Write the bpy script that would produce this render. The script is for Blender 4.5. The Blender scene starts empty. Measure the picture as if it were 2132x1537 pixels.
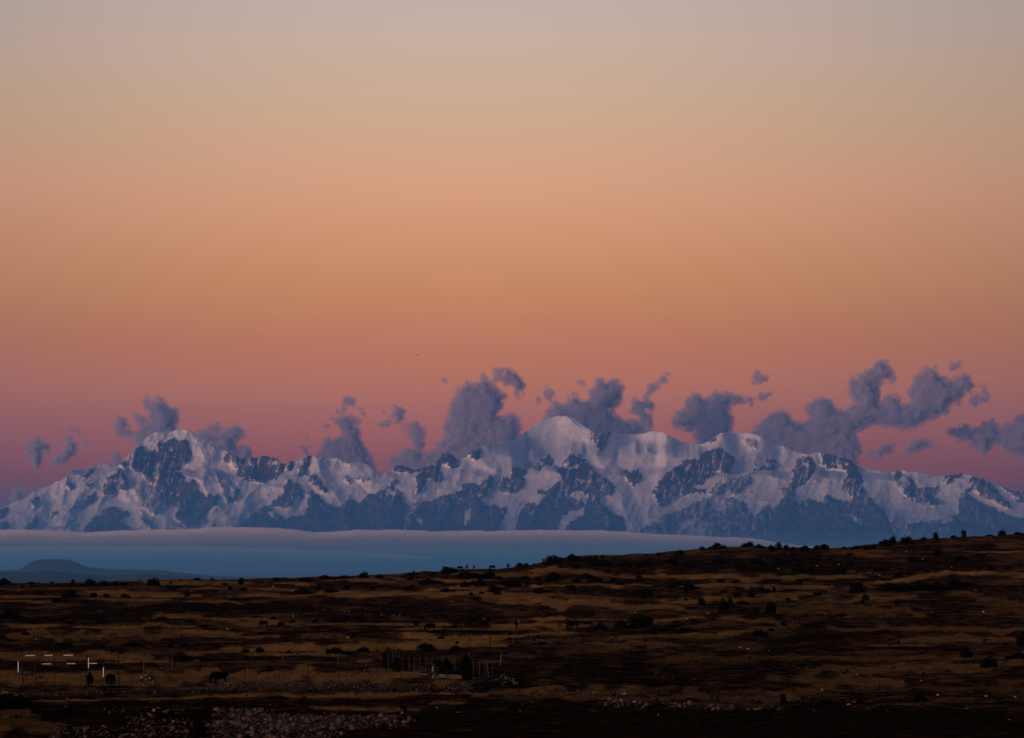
import bpy, bmesh, math, random
import numpy as np
from mathutils import Vector, Matrix, Euler

random.seed(7)
RNG = np.random.default_rng(7)
S = bpy.context.scene
COL = S.collection
R = math.radians

# ------------------------------------------------------------------ camera
FP = 7585.0                      # focal length in photo pixels (2132 wide)
CX, CY, YH = 1066.0, 768.5, 1160.0
PITCH = math.atan((YH - CY) / FP)
cp, sp_ = math.cos(PITCH), math.sin(PITCH)
cd = bpy.data.cameras.new("camera")
cd.sensor_width = 36.0
cd.lens = FP / 2132.0 * 36.0
cd.clip_start = 1.0
cd.clip_end = 400000.0
cam = bpy.data.objects.new("camera", cd)
COL.objects.link(cam)
cam.location = (0, 0, 0)
cam.rotation_euler = (math.pi / 2 + PITCH, 0, 0)
S.camera = cam

# ------------------------------------------------------------------ render / exposure
S.view_settings.view_transform = 'Standard'
S.view_settings.look = 'None'
S.view_settings.exposure = 0.0
S.view_settings.gamma = 1.0
S.view_settings.use_curve_mapping = False
S.render.engine = 'CYCLES'
S.cycles.use_denoising = True
S.cycles.volume_bounces = 2
S.cycles.max_bounces = 6
S.cycles.diffuse_bounces = 2
S.cycles.glossy_bounces = 2
S.cycles.volume_max_steps = 128


def lin(c):
    return tuple(((v / 255) / 12.92 if v / 255 <= 0.04045 else ((v / 255 + 0.055) / 1.055) ** 2.4) for v in c)


# ------------------------------------------------------------------ world: twilight sky
W = bpy.data.worlds.new("World")
S.world = W
W.use_nodes = True
nt = W.node_tree
nt.nodes.clear()
N = nt.nodes.new
tc = N('ShaderNodeTexCoord')
sx = N('ShaderNodeSeparateXYZ')
nt.links.new(tc.outputs['Generated'], sx.inputs[0])
mx = N('ShaderNodeMath'); mx.operation = 'MAXIMUM'; mx.inputs[1].default_value = 0.0
nt.links.new(sx.outputs['Z'], mx.inputs[0])
sq = N('ShaderNodeMath'); sq.operation = 'SQRT'
nt.links.new(mx.outputs[0], sq.inputs[0])
ramp = N('ShaderNodeValToRGB')
ramp.color_ramp.interpolation = 'B_SPLINE'
SKY = [  # (photo row or sqrt(sin elevation)), sRGB
    (1160, (127, 68, 44)), (1050, (158, 78, 46)), (980, (185, 84, 44)), (900, (236, 118, 52)), (820, (255, 144, 63)),
    (720, (244, 142, 63)), (620, (246, 161, 74)), (520, (249, 170, 104)), (400, (254, 182, 131)),
    (280, (237, 190, 145)), (160, (229, 193, 159)), (40, (220, 193, 178)),
    (-0.43, (203, 186, 187)), (-0.50, (140, 142, 160)), (-0.62, (98, 108, 140)), (-0.80, (66, 78, 116)), (-1.0, (54, 66, 104))]
els = ramp.color_ramp.elements
while len(els) > 1:
    els.remove(els[-1])
for i, (k, c) in enumerate(SKY):
    p = -k if k < 0 else math.sqrt(max(0.0, math.sin((YH - k) / FP)))
    e = els[0] if i == 0 else els.new(p)
    e.position = p
    e.color = (*lin(c), 1)
nt.links.new(sq.outputs[0], ramp.inputs[0])
# broad azimuth falloff of the twilight arch away from the antisolar point (+Y)
mr = N('ShaderNodeMapRange'); mr.interpolation_type = 'SMOOTHSTEP'
mr.inputs['From Min'].default_value = 0.0; mr.inputs['From Max'].default_value = 0.27
mr.inputs['To Min'].default_value = 1.04; mr.inputs['To Max'].default_value = 0.58
dx = N('ShaderNodeMath'); dx.operation = 'ADD'; dx.inputs[1].default_value = 0.012
ab = N('ShaderNodeMath'); ab.operation = 'ABSOLUTE'
nt.links.new(sx.outputs['X'], dx.inputs[0]); nt.links.new(dx.outputs[0], ab.inputs[0]); nt.links.new(ab.outputs[0], mr.inputs['Value'])
bg = N('ShaderNodeBackground')
bg.inputs['Strength'].default_value = 1.0
vm = N('ShaderNodeVectorMath'); vm.operation = 'SCALE'
nt.links.new(ramp.outputs['Color'], vm.inputs[0]); nt.links.new(mr.outputs[0], vm.inputs['Scale'])
nt.links.new(vm.outputs[0], bg.inputs['Color'])
wo = N('ShaderNodeOutputWorld')
nt.links.new(bg.outputs[0], wo.inputs[0])

# ------------------------------------------------------------------ sun: low afterglow behind and to the left of the camera
sl = bpy.data.lights.new("sun", 'SUN')
sl.energy = 4.2
sl.angle = R(24)
sl.color = (1.0, 0.58, 0.40)
sun = bpy.data.objects.new("sun", sl)
COL.objects.link(sun)
SUN_EL, SUN_AZ = 6.0, 44.0       # degrees above horizon, degrees left of straight behind
sd = Vector((-math.sin(R(SUN_AZ)) * math.cos(R(SUN_EL)), -math.cos(R(SUN_AZ)) * math.cos(R(SUN_EL)), math.sin(R(SUN_EL))))
sun.rotation_euler = sd.to_track_quat('Z', 'Y').to_euler()


# ------------------------------------------------------------------ helpers
def ray(px, py):
    """world direction with y component 1 through photo pixel (px, py)"""
    u = (np.asarray(px, float) - CX) / FP
    v = (CY - np.asarray(py, float)) / FP
    y = cp - v * sp_
    return u / y, (sp_ + v * cp) / y


def pt(px, py, D):
    a, b = ray(px, py)
    return np.stack([a * D, np.broadcast_to(D, np.shape(a * D)), b * D], -1)


def row_of(y, z):
    """photo row of a point at distance y, height z"""
    t = z / y
    v = (t * cp - sp_) / (cp + t * sp_)
    return CY - v * FP


def _h(ix, iy, iz=0, s=0):
    n = (ix * 374761393 + iy * 668265263 + iz * 1274126177 + s * 974634777) & 0xFFFFFFFF
    n = ((n ^ (n >> 13)) * 1274126177) & 0xFFFFFFFF
    n = n ^ (n >> 16)
    return (n & 0xFFFFFF) / float(0xFFFFFF)


def vnoise(x, y, s=0):
    x = np.asarray(x, float); y = np.asarray(y, float)
    ix = np.floor(x).astype(np.int64); iy = np.floor(y).astype(np.int64)
    fx = x - ix; fy = y - iy
    fx = fx * fx * fx * (fx * (fx * 6 - 15) + 10); fy = fy * fy * fy * (fy * (fy * 6 - 15) + 10)
    a = _h(ix, iy, 0, s); b = _h(ix + 1, iy, 0, s); c = _h(ix, iy + 1, 0, s); d = _h(ix + 1, iy + 1, 0, s)
    return (a + (b - a) * fx) * (1 - fy) + (c + (d - c) * fx) * fy


def fbm(x, y, o=4, s=0, gain=0.5):
    t = 0; amp = 1; n = 0
    for k in range(o):
        t = t + vnoise(x * 2 ** k + 17.3 * k, y * 2 ** k - 9.1 * k, s + k) * amp
        n += amp; amp *= gain
    return t / n


def ridged(x, y, o=4, s=0, gain=0.5):
    t = 0; amp = 1; n = 0
    for k in range(o):
        t = t + (1 - np.abs(2 * vnoise(x * 2 ** k + 5.3 * k, y * 2 ** k + 3.7 * k, s + k) - 1)) * amp
        n += amp; amp *= gain
    return t / n


def sstep(a, b, x):
    t = np.clip((x - a) / (b - a), 0, 1)
    return t * t * (3 - 2 * t)


def inpoly(px, py, poly):
    """signed distance (positive inside) of points to polygon"""
    P = np.asarray(poly, float)
    Q = np.roll(P, -1, 0)
    ins = np.zeros(px.shape, bool)
    dmin = np.full(px.shape, 1e9)
    for (x1, y1), (x2, y2) in zip(P, Q):
        c = ((y1 > py) != (y2 > py)) & (px < (x2 - x1) * (py - y1) / ((y2 - y1) + 1e-12) + x1)
        ins ^= c
        ddx, ddy = x2 - x1, y2 - y1
        t = np.clip(((px - x1) * ddx + (py - y1) * ddy) / (ddx * ddx + ddy * ddy + 1e-9), 0, 1)
        dmin = np.minimum(dmin, (px - x1 - t * ddx) ** 2 + (py - y1 - t * ddy) ** 2)
    dmin = np.sqrt(dmin)
    return np.where(ins, dmin, -dmin)


def T(i, pts):
    """zoom-tile coordinates -> photo pixels"""
    return [((0, 533, 1066, 1599)[i] + x / 3.8424, 720 + y / 3.8424) for x, y in pts]


def mesh_np(name, V, F, mat=None, smooth=False):
    me = bpy.data.meshes.new(name)
    V = np.asarray(V, np.float32); F = np.asarray(F, np.int32)
    k = F.shape[1]
    me.vertices.add(len(V)); me.vertices.foreach_set('co', V.ravel())
    me.loops.add(F.size); me.loops.foreach_set('vertex_index', F.ravel())
    me.polygons.add(len(F)); me.polygons.foreach_set('loop_start', np.arange(0, F.size, k, dtype=np.int32))
    me.polygons.foreach_set('use_smooth', np.full(len(F), smooth))
    me.update(calc_edges=True)
    if mat:
        me.materials.append(mat)
    return me


def grid_faces(nr, nc):
    i = np.arange((nr - 1) * nc).reshape(nr - 1, nc)[:, :-1].ravel()
    return np.stack([i, i + 1, i + nc + 1, i + nc], -1)


def attr(me, name, vals):
    a = me.attributes.new(name, 'FLOAT', 'POINT')
    a.data.foreach_set('value', np.asarray(vals, np.float32).ravel())


def link(name, me, parent=None, loc=None):
    o = bpy.data.objects.new(name, me)
    COL.objects.link(o)
    if parent:
        o.parent = parent
    if loc is not None:
        o.location = loc
    return o


def tag(o, label=None, cat=None, group=None, kind=None):
    if cat and not kind:
        kind = 'thing'
    for k, v in (('label', label), ('category', cat), ('group', group), ('kind', kind)):
        if v:
            o[k] = v
    return o


def empty(name, loc, rz=0.0):
    o = bpy.data.objects.new(name, None)
    COL.objects.link(o)
    o.location = loc
    o.rotation_euler = (0, 0, rz)
    o.empty_display_size = 0.2
    return o


def material(name, base=(0.2, 0.2, 0.2), rough=0.9, noise=None, bump=None, spec=0.2):
    """noise = (scale, colour2, lo, hi) object-space mottling, bump = (scale, distance)"""
    m = bpy.data.materials.new(name)
    m.use_nodes = True
    t = m.node_tree
    b = t.nodes['Principled BSDF']
    b.inputs['Base Color'].default_value = (*base, 1)
    b.inputs['Roughness'].default_value = rough
    b.inputs['Specular IOR Level'].default_value = spec
    if noise or bump:
        co = t.nodes.new('ShaderNodeTexCoord')
    if noise:
        n = t.nodes.new('ShaderNodeTexNoise')
        n.inputs['Scale'].default_value = noise[0]
        n.inputs['Detail'].default_value = 5
        t.links.new(co.outputs['Object'], n.inputs['Vector'])
        r = t.nodes.new('ShaderNodeValToRGB')
        r.color_ramp.elements[0].position = noise[2]; r.color_ramp.elements[1].position = noise[3]
        r.color_ramp.elements[0].color = (*base, 1); r.color_ramp.elements[1].color = (*noise[1], 1)
        t.links.new(n.outputs['Fac'], r.inputs[0])
        t.links.new(r.outputs[0], b.inputs['Base Color'])
    if bump:
        n = t.nodes.new('ShaderNodeTexNoise')
        n.inputs['Scale'].default_value = bump[0]
        n.inputs['Detail'].default_value = 4
        t.links.new(co.outputs['Object'], n.inputs['Vector'])
        bp = t.nodes.new('ShaderNodeBump')
        bp.inputs['Distance'].default_value = bump[1]
        t.links.new(n.outputs['Fac'], bp.inputs['Height'])
        t.links.new(bp.outputs[0], b.inputs['Normal'])
    return m


def nd(t, kind, **kw):
    n = t.nodes.new(kind)
    for k, v in kw.items():
        setattr(n, k, v)
    return n


# ================================================================== LARGE STRUCTURE
# ------------------------------------------------------------------ mountains
SKYL = sorted(T(0, [(0,1300),(60,1280),(120,1250),(200,1215),(280,1165),(350,1130),(430,1100),(530,1055),(560,1010),(620,990),(700,985),(760,965),(830,945),(900,965),(950,955),(1000,910),(1040,860),(1070,830),(1120,790),(1160,750),(1200,710),(1240,692),(1330,692),(1400,678),(1460,668),(1530,675),(1560,700),(1620,745),(1700,790),(1760,830),(1820,850),(1880,880),(1930,905),(1990,895)])
    + T(1, [(0,890),(60,885),(130,890),(180,910),(210,940),(250,935),(290,915),(310,935),(340,905),(390,885),(440,882),(500,890),(560,893),(640,900),(700,920),(740,940),(790,935),(850,930),(900,960),(960,1005),(1030,1015),(1080,1000),(1130,955),(1180,965),(1240,985),(1310,990),(1350,970),(1400,940),(1450,920),(1490,860),(1540,860),(1590,890),(1620,915),(1680,890),(1720,845),(1760,830),(1800,820),(1830,795),(1880,785),(1950,780)])
    + T(2, [(0,765),(60,725),(120,680),(200,620),(280,580),(360,560),(440,560),(500,580),(560,630),(640,685),(700,705),(760,695),(800,690),(880,700),(960,710),(1060,700),(1130,680),(1200,690),(1260,720),(1350,765),(1450,785),(1540,780),(1580,765),(1620,730),(1680,690),(1760,700),(1830,690),(1900,695),(1970,720)])
    + T(3, [(0,765),(60,780),(150,815),(240,855),(330,870),(400,850),(460,860),(560,890),(640,905),(720,965),(800,975),(880,1000),(960,1015),(1050,995),(1150,1010),(1260,1020),(1330,1040),(1400,1045),(1480,1025),(1560,1020),(1640,1045),(1720,1060),(1800,1100),(1880,1135),(1960,1160),(2048,1170)])
    + [(-500, 1090), (-250, 1070), (-100, 1066), (2200, 1030), (2350, 1050), (2640, 1075)])
SKX = np.array([p[0] for p in SKYL]); SKY_ = np.array([p[1] for p in SKYL])

ROCK = [(w, T(i, p)) for w, i, p in [
    (1, 0, [(60,1285),(70,1330),(30,1370),(0,1390),(-60,1380),(-20,1310)]),
    (1, 0, [(0,1420),(60,1405),(90,1440),(95,1475),(0,1475),(-80,1450)]),
    (1, 0, [(240,1240),(280,1215),(315,1225),(300,1270),(275,1310),(255,1270)]),
    (1, 0, [(300,1330),(290,1380),(335,1390),(300,1410),(280,1475),(200,1475),(230,1420),(270,1370)]),
    (1, 0, [(530,1065),(560,1100),(590,1115),(560,1165),(535,1140),(525,1100)]),
    (1, 0, [(765,975),(750,1010),(700,1060),(660,1085),(670,1040),(710,990)]),
    (1, 0, [(750,1090),(740,1120),(710,1145),(695,1130),(720,1105)]),
    (1, 0, [(770,1170),(760,1240),(700,1270),(690,1300),(630,1290),(550,1325),(540,1310),(620,1270),(660,1225),(720,1190)]),
    (1, 0, [(465,1315),(460,1345),(430,1365),(410,1360),(430,1325)]),
    (1, 0, [(910,1010),(960,985),(1000,1000),(1005,1040),(1040,1080),(1030,1150),(980,1165),(925,1150),(900,1195),(850,1210),(820,1195),(825,1110),(850,1060),(880,1045)]),
    (.95, 0, [(860,1300),(930,1290),(1010,1310),(1030,1350),(980,1380),(960,1400),(1020,1440),(1085,1470),(1060,1520),(670,1520),(690,1440),(740,1380),(800,1350),(820,1310)]),
    (.95, 0, [(1040,865),(1070,830),(1100,820),(1150,800),(1170,860),(1230,850),(1240,790),(1270,750),(1290,770),(1330,760),(1380,730),(1430,750),(1480,740),(1520,800),(1530,880),(1500,950),(1440,970),(1420,1000),(1480,1060),(1540,1060),(1580,1100),(1590,1170),(1650,1200),(1740,1180),(1760,1210),(1720,1290),(1650,1340),(1640,1390),(1580,1430),(1500,1440),(1390,1390),(1390,1350),(1420,1290),(1400,1280),(1300,1300),(1280,1200),(1300,1150),(1180,1090),(1130,1020),(1060,1000),(1030,960)]),
    (.55, 0, [(1050,1150),(1130,1100),(1250,1120),(1320,1180),(1300,1300),(1240,1360),(1180,1340),(1100,1260)]),
    (1, 0, [(950,950),(1020,905),(1015,960),(1000,990),(960,960)]),
    (.6, 0, [(1700,990),(1740,1000),(1760,1060),(1830,1050),(1860,1100),(1920,1150),(1940,1210),(1900,1260),(1860,1240),(1810,1270),(1770,1210),(1740,1090)]),
    (1, 0, [(1850,1150),(1920,1150),(1940,1210),(1900,1260),(1860,1240)]),
    (.85, 0, [(1790,860),(1850,850),(1920,890),(1990,890),(2060,890),(2060,1090),(2000,1090),(1960,1060),(1890,1070),(1870,1040),(1900,1000),(1850,960),(1800,920)]),
    (1, 0, [(2060,1310),(1960,1380),(1890,1455),(2060,1520)]),
    (.6, 0, [(1100,1350),(1160,1370),(1220,1420),(1210,1470),(1150,1450),(1110,1400)]),
    (.7, 0, [(1370,1440),(1420,1420),(1450,1450),(1370,1465)]),
    (1, 1, [(-5,870),(60,870),(130,880),(180,900),(210,925),(250,920),(290,900),(300,950),(280,1000),(220,1020),(170,1060),(100,1070),(70,1110),(-5,1100)]),
    (1, 1, [(330,925),(390,875),(445,870),(450,930),(420,990),(400,1045),(330,1050),(330,1010),(350,960)]),
    (1, 1, [(420,1040),(460,1020),(510,1060),(550,1100),(580,1160),(560,1185),(500,1170),(450,1110),(415,1070)]),
    (.95, 1, [(200,1190),(215,1130),(250,1070),(300,1085),(350,1110),(380,1160),(380,1220),(340,1230),(290,1290),(240,1310),(160,1290),(130,1310),(180,1350),(250,1380),(360,1370),(400,1300),(420,1240),(400,1180),(440,1165),(500,1180),(530,1240),(590,1270),(640,1290),(680,1290),(700,1240),(750,1230),(800,1250),(830,1260),(860,1220),(930,1185),(1000,1160),(1060,1120),(1080,1080),(1140,1075),(1150,1100),(1100,1130),(1130,1160),(1170,1170),(1170,1220),(1210,1280),(1190,1370),(1180,1540),(500,1540),(-5,1540),(-5,1350),(80,1290),(140,1230)]),
    (.6, 1, [(700,1040),(740,1050),(770,1070),(830,1040),(870,1050),(915,1060),(890,1090),(850,1100),(790,1080),(740,1110),(700,1080)]),
    (1, 1, [(1100,970),(1140,940),(1180,955),(1240,970),(1320,980),(1290,1020),(1200,1015),(1130,1020),(1105,1000)]),
    (1, 1, [(1310,1010),(1350,960),(1450,905),(1490,845),(1540,845),(1590,880),(1620,930),(1610,975),(1560,980),(1480,960),(1470,990),(1500,1040),(1500,1070),(1440,1095),(1360,1090),(1340,1140),(1280,1190),(1270,1170),(1290,1100),(1250,1060)]),
    (1, 1, [(1690,880),(1720,835),(1790,820),(1800,880),(1760,920),(1720,905)]),
    (.92, 1, [(1290,1250),(1400,1240),(1500,1200),(1560,1190),(1630,1160),(1650,1110),(1710,1095),(1780,1120),(1830,1060),(1880,1035),(1890,1075),(1930,1090),(1920,1130),(1850,1170),(1870,1200),(1800,1230),(1830,1260),(1900,1270),(1960,1300),(2010,1290),(2000,1340),(1950,1420),(1920,1540),(1180,1540),(1210,1370),(1260,1320)]),
    (.9, 1, [(1940,1070),(1980,1055),(2060,1080),(2060,1180),(1990,1190),(1940,1140)]),
    (.9, 2, [(-5,970),(50,970),(140,1000),(130,1040),(90,1050),(110,1100),(80,1140),(40,1165),(-5,1160)]),
    (1, 2, [(190,970),(230,910),(290,880),(340,910),(330,950),(270,970),(210,1000)]),
    (1, 2, [(640,695),(700,695),(790,680),(770,740),(750,810),(700,840),(660,810),(640,760)]),
    (1, 2, [(1085,790),(1105,820),(1105,850),(1070,855),(1068,830)]),
    (.95, 2, [(370,990),(400,940),(430,890),(480,865),(540,885),(600,920),(650,960),(660,1000),(720,1030),(790,1080),(820,1120),(820,1190),(750,1210),(700,1205),(720,1250),(790,1340),(850,1350),(900,1400),(930,1540),(-5,1540),(40,1390),(70,1290),(130,1260),(190,1200),(210,1140),(280,1160),(330,1130),(380,1040)]),
    (1, 2, [(870,990),(920,985),(940,1010),(970,1000),(1010,985),(1030,1020),(1020,1080),(990,1100),(980,1140),(950,1110),(910,1070),(880,1020)]),
    (.88, 2, [(1130,1180),(1180,1080),(1250,1000),(1330,960),(1390,920),(1450,890),(1480,910),(1520,880),(1560,840),(1620,825),(1660,800),(1700,840),(1770,890),(1790,930),(1770,1000),(1740,1040),(1660,1030),(1600,1050),(1540,1100),(1440,1130),(1500,1150),(1560,1130),(1540,1180),(1420,1200),(1300,1240),(1180,1300),(1150,1250)]),
    (1, 2, [(1570,780),(1640,710),(1640,740),(1610,780)]),
    (.72, 2, [(1560,1190),(1640,1110),(1720,1060),(1860,1040),(1930,1000),(1940,950),(2060,960),(2060,985),(1960,990),(1910,1040),(1910,1100),(1850,1150),(1780,1200),(1700,1180),(1650,1200),(1500,1240),(1360,1300),(1200,1360),(1160,1400),(1060,1440),(1000,1480),(1000,1560),(2060,1560),(2060,1260),(1980,1300),(1930,1350),(1890,1330),(1880,1260),(1780,1220)]),
    (.6, 2, [(1830,750),(1900,740),(1970,770),(1960,830),(1900,840),(1860,790)]),
    (.9, 3, [(-5,910),(40,900),(80,930),(40,1000),(-5,990)]),
    (.9, 3, [(200,980),(250,900),(330,872),(370,920),(385,990),(330,1060),(290,1100),(220,1140),(210,1230),(140,1270),(100,1260),(110,1200),(110,1130),(190,1060)]),
    (.92, 3, [(400,835),(460,845),(560,880),(640,900),(720,960),(750,1040),(750,1110),(800,1190),(860,1260),(920,1300),(950,1360),(1000,1480),(1100,1600),(-5,1600),(-5,1330),(100,1260),(210,1230),(250,1260),(330,1230),(430,1250),(470,1190),(590,1250),(690,1240),(640,1180),(590,1130),(610,1060),(620,1010),(540,990),(480,990),(430,930)]),
    (.8, 3, [(990,1010),(1050,985),(1100,1030),(1160,1050),(1190,1140),(1250,1120),(1320,1130),(1370,1090),(1350,1160),(1300,1200),(1390,1230),(1410,1280),(1300,1290),(1200,1260),(1120,1220),(1060,1170),(1010,1080)]),
    (.8, 3, [(1390,1050),(1480,1018),(1560,1010),(1540,1060),(1480,1080),(1440,1110),(1400,1090)]),
    (.85, 3, [(1630,1040),(1700,1055),(1780,1100),(1850,1180),(1920,1240),(1950,1310),(1880,1300),(1800,1250),(1720,1210),(1640,1150),(1600,1180),(1680,1240),(1760,1280),(1880,1330),(1980,1370),(2400,1390),(2400,1600),(1200,1600),(1100,1430),(1180,1420),(1400,1380),(1520,1340),(1520,1250),(1540,1160),(1600,1110)]),
    (.8, 3, [(1850,1120),(1960,1150),(2148,1165),(2148,1290),(1960,1230)]),
]]
HOLES = [(w, T(i, p)) for w, i, p in [
    (1, 1, [(260,1300),(330,1225),(370,1230),(400,1280),(370,1340),(340,1370),(260,1380),(210,1350),(170,1320)]),
    (1, 1, [(90,1310),(140,1330),(180,1380),(150,1390),(100,1350)]),
    (1, 1, [(1030,1155),(1080,1155),(1130,1185),(1110,1200)]),
    (.8, 1, [(1280,1370),(1320,1380),(1340,1420),(1310,1430)]),
    (.8, 1, [(1670,1340),(1700,1290),(1715,1330),(1680,1440)]),
    (1, 2, [(150,1230),(220,1180),(270,1190),(200,1265),(150,1255)]),
    (1, 2, [(440,1180),(500,1175),(600,1190),(580,1270),(540,1240),(480,1210)]),
    (1, 2, [(500,1050),(560,1095),(555,1108),(510,1080)]),
    (.75, 2, [(370,1400),(420,1350),(480,1340),(560,1300),(590,1340),(520,1380),(470,1420),(400,1470),(340,1460)]),
    (.8, 2, [(400,985),(470,970),(540,958),(500,985)]),
    (.5, 2, [(1580,1240),(1650,1200),(1720,1250),(1700,1340),(1620,1300)]),
    (.4, 2, [(1350,1420),(1450,1380),(1560,1400),(1600,1540),(1300,1540)]),
    (.5, 3, [(1380,1380),(1480,1370),(1490,1400),(1400,1420)]),
    (.4, 3, [(640,1330),(760,1390),(740,1430),(700,1420)]),
]]
# ridge lines (tents of relief standing out towards the viewer); height in metres
RIDGES = [(h, w, T(i, p)) for h, w, i, p in [
    (900, 34, 0, [(1520,670),(1600,800),(1640,900),(1560,1000),(1620,1120),(1760,1300),(1900,1460)]),
    (700, 26, 0, [(1240,692),(1100,830),(1000,1000),(1060,1150),(1300,1360),(1500,1500)]),
    (500, 20, 0, [(1000,1000),(1000,1170),(1110,1300),(1210,1480)]),
    (450, 22, 0, [(560,1010),(500,1150),(480,1300),(560,1480)]),
    (400, 18, 0, [(830,945),(700,1080),(600,1250),(500,1400)]),
    (500, 20, 0, [(1900,900),(1900,1050),(1920,1200),(2040,1400)]),
    (600, 22, 1, [(480,890),(510,1000),(560,1120),(680,1270),(760,1460)]),
    (500, 20, 1, [(250,1070),(380,1160),(440,1280),(520,1460)]),
    (450, 20, 1, [(760,940),(900,1060),(1000,1130)]),
    (600, 24, 1, [(1490,860),(1500,1000),(1350,1120),(1150,1200),(1000,1300),(1060,1480)]),
    (500, 20, 1, [(1720,845),(1900,1000),(1890,1060),(1800,1200),(1750,1460)]),
    (700, 28, 2, [(430,560),(600,700),(700,900),(820,1100),(900,1300),(960,1500)]),
    (700, 26, 2, [(480,865),(380,1040),(240,1250),(120,1480)]),
    (500, 22, 2, [(480,865),(600,1000),(680,1200),(780,1400)]),
    (400, 20, 2, [(1130,680),(1100,850),(1000,1000),(1050,1300),(1150,1480)]),
    (800, 30, 2, [(1680,690),(1660,800),(1450,900),(1200,1050),(1130,1200),(1200,1400)]),
    (600, 24, 2, [(1660,800),(1780,930),(1700,1100),(1400,1300),(1150,1450)]),
    (600, 24, 3, [(340,860),(390,930),(330,1080),(160,1280),(60,1480)]),
    (600, 24, 3, [(400,850),(640,930),(760,1150),(940,1350),(1080,1540)]),
    (500, 24, 3, [(1050,995),(1020,1080),(1150,1250),(1320,1300),(1500,1500)]),
    (500, 22, 3, [(1640,1045),(1800,1200),(1960,1330),(2200,1420)]),
    (400, 22, 3, [(1560,1020),(1540,1150),(1640,1300),(1800,1520)]),
]]


def mountain_material():
    m = bpy.data.materials.new("snow_and_rock")
    m.use_nodes = True
    t = m.node_tree
    b = t.nodes['Principled BSDF']
    b.inputs['Roughness'].default_value = 0.85
    b.inputs['Specular IOR Level'].default_value = 0.1
    a = nd(t, 'ShaderNodeAttribute', attribute_name='rock')
    co = nd(t, 'ShaderNodeTexCoord')
    mp = nd(t, 'ShaderNodeMapping'); mp.inputs['Scale'].default_value = (1.0, 0.3, 0.45)
    t.links.new(co.outputs['Object'], mp.inputs[0])
    n = nd(t, 'ShaderNodeTexNoise'); n.inputs['Scale'].default_value = 0.014; n.inputs['Detail'].default_value = 6
    n.inputs['Roughness'].default_value = 0.7
    t.links.new(mp.outputs[0], n.inputs['Vector'])
    # rock mask roughened by fine noise: streaks of snow in the gullies
    s = nd(t, 'ShaderNodeMath', operation='SUBTRACT'); s.inputs[1].default_value = 0.5
    t.links.new(n.outputs['Fac'], s.inputs[0])
    ma = nd(t, 'ShaderNodeMath', operation='MULTIPLY_ADD'); ma.inputs[1].default_value = 1.35
    t.links.new(s.outputs[0], ma.inputs[0]); t.links.new(a.outputs['Fac'], ma.inputs[2])
    mr_ = nd(t, 'ShaderNodeMapRange', interpolation_type='SMOOTHSTEP')
    mr_.inputs['From Min'].default_value = 0.26; mr_.inputs['From Max'].default_value = 0.84
    t.links.new(ma.outputs[0], mr_.inputs['Value'])
    n2 = nd(t, 'ShaderNodeTexNoise'); n2.inputs['Scale'].default_value = 0.004; n2.inputs['Detail'].default_value = 5
    t.links.new(co.outputs['Object'], n2.inputs['Vector'])
    rk = nd(t, 'ShaderNodeValToRGB')
    rk.color_ramp.elements[0].position = 0.3; rk.color_ramp.elements[0].color = (0.02, 0.016, 0.02, 1)
    rk.color_ramp.elements[1].position = 0.7; rk.color_ramp.elements[1].color = (0.13, 0.085, 0.085, 1)
    t.links.new(n2.outputs['Fac'], rk.inputs[0])
    sn = nd(t, 'ShaderNodeValToRGB')
    sn.color_ramp.elements[0].position = 0.25; sn.color_ramp.elements[0].color = (0.72, 0.70, 0.72, 1)
    sn.color_ramp.elements[1].position = 0.7; sn.color_ramp.elements[1].color = (0.90, 0.86, 0.84, 1)
    t.links.new(n.outputs['Fac'], sn.inputs[0])
    mix = nd(t, 'ShaderNodeMix', data_type='RGBA')
    t.links.new(mr_.outputs[0], mix.inputs['Factor'])
    t.links.new(sn.outputs[0], mix.inputs['A']); t.links.new(rk.outputs[0], mix.inputs['B'])
    t.links.new(mix.outputs['Result'], b.inputs['Base Color'])
    bp = nd(t, 'ShaderNodeBump'); bp.inputs['Distance'].default_value = 30.0; bp.inputs['Strength'].default_value = 0.4
    t.links.new(n.outputs['Fac'], bp.inputs['Height']); t.links.new(bp.outputs[0], b.inputs['Normal'])
    return m


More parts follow.
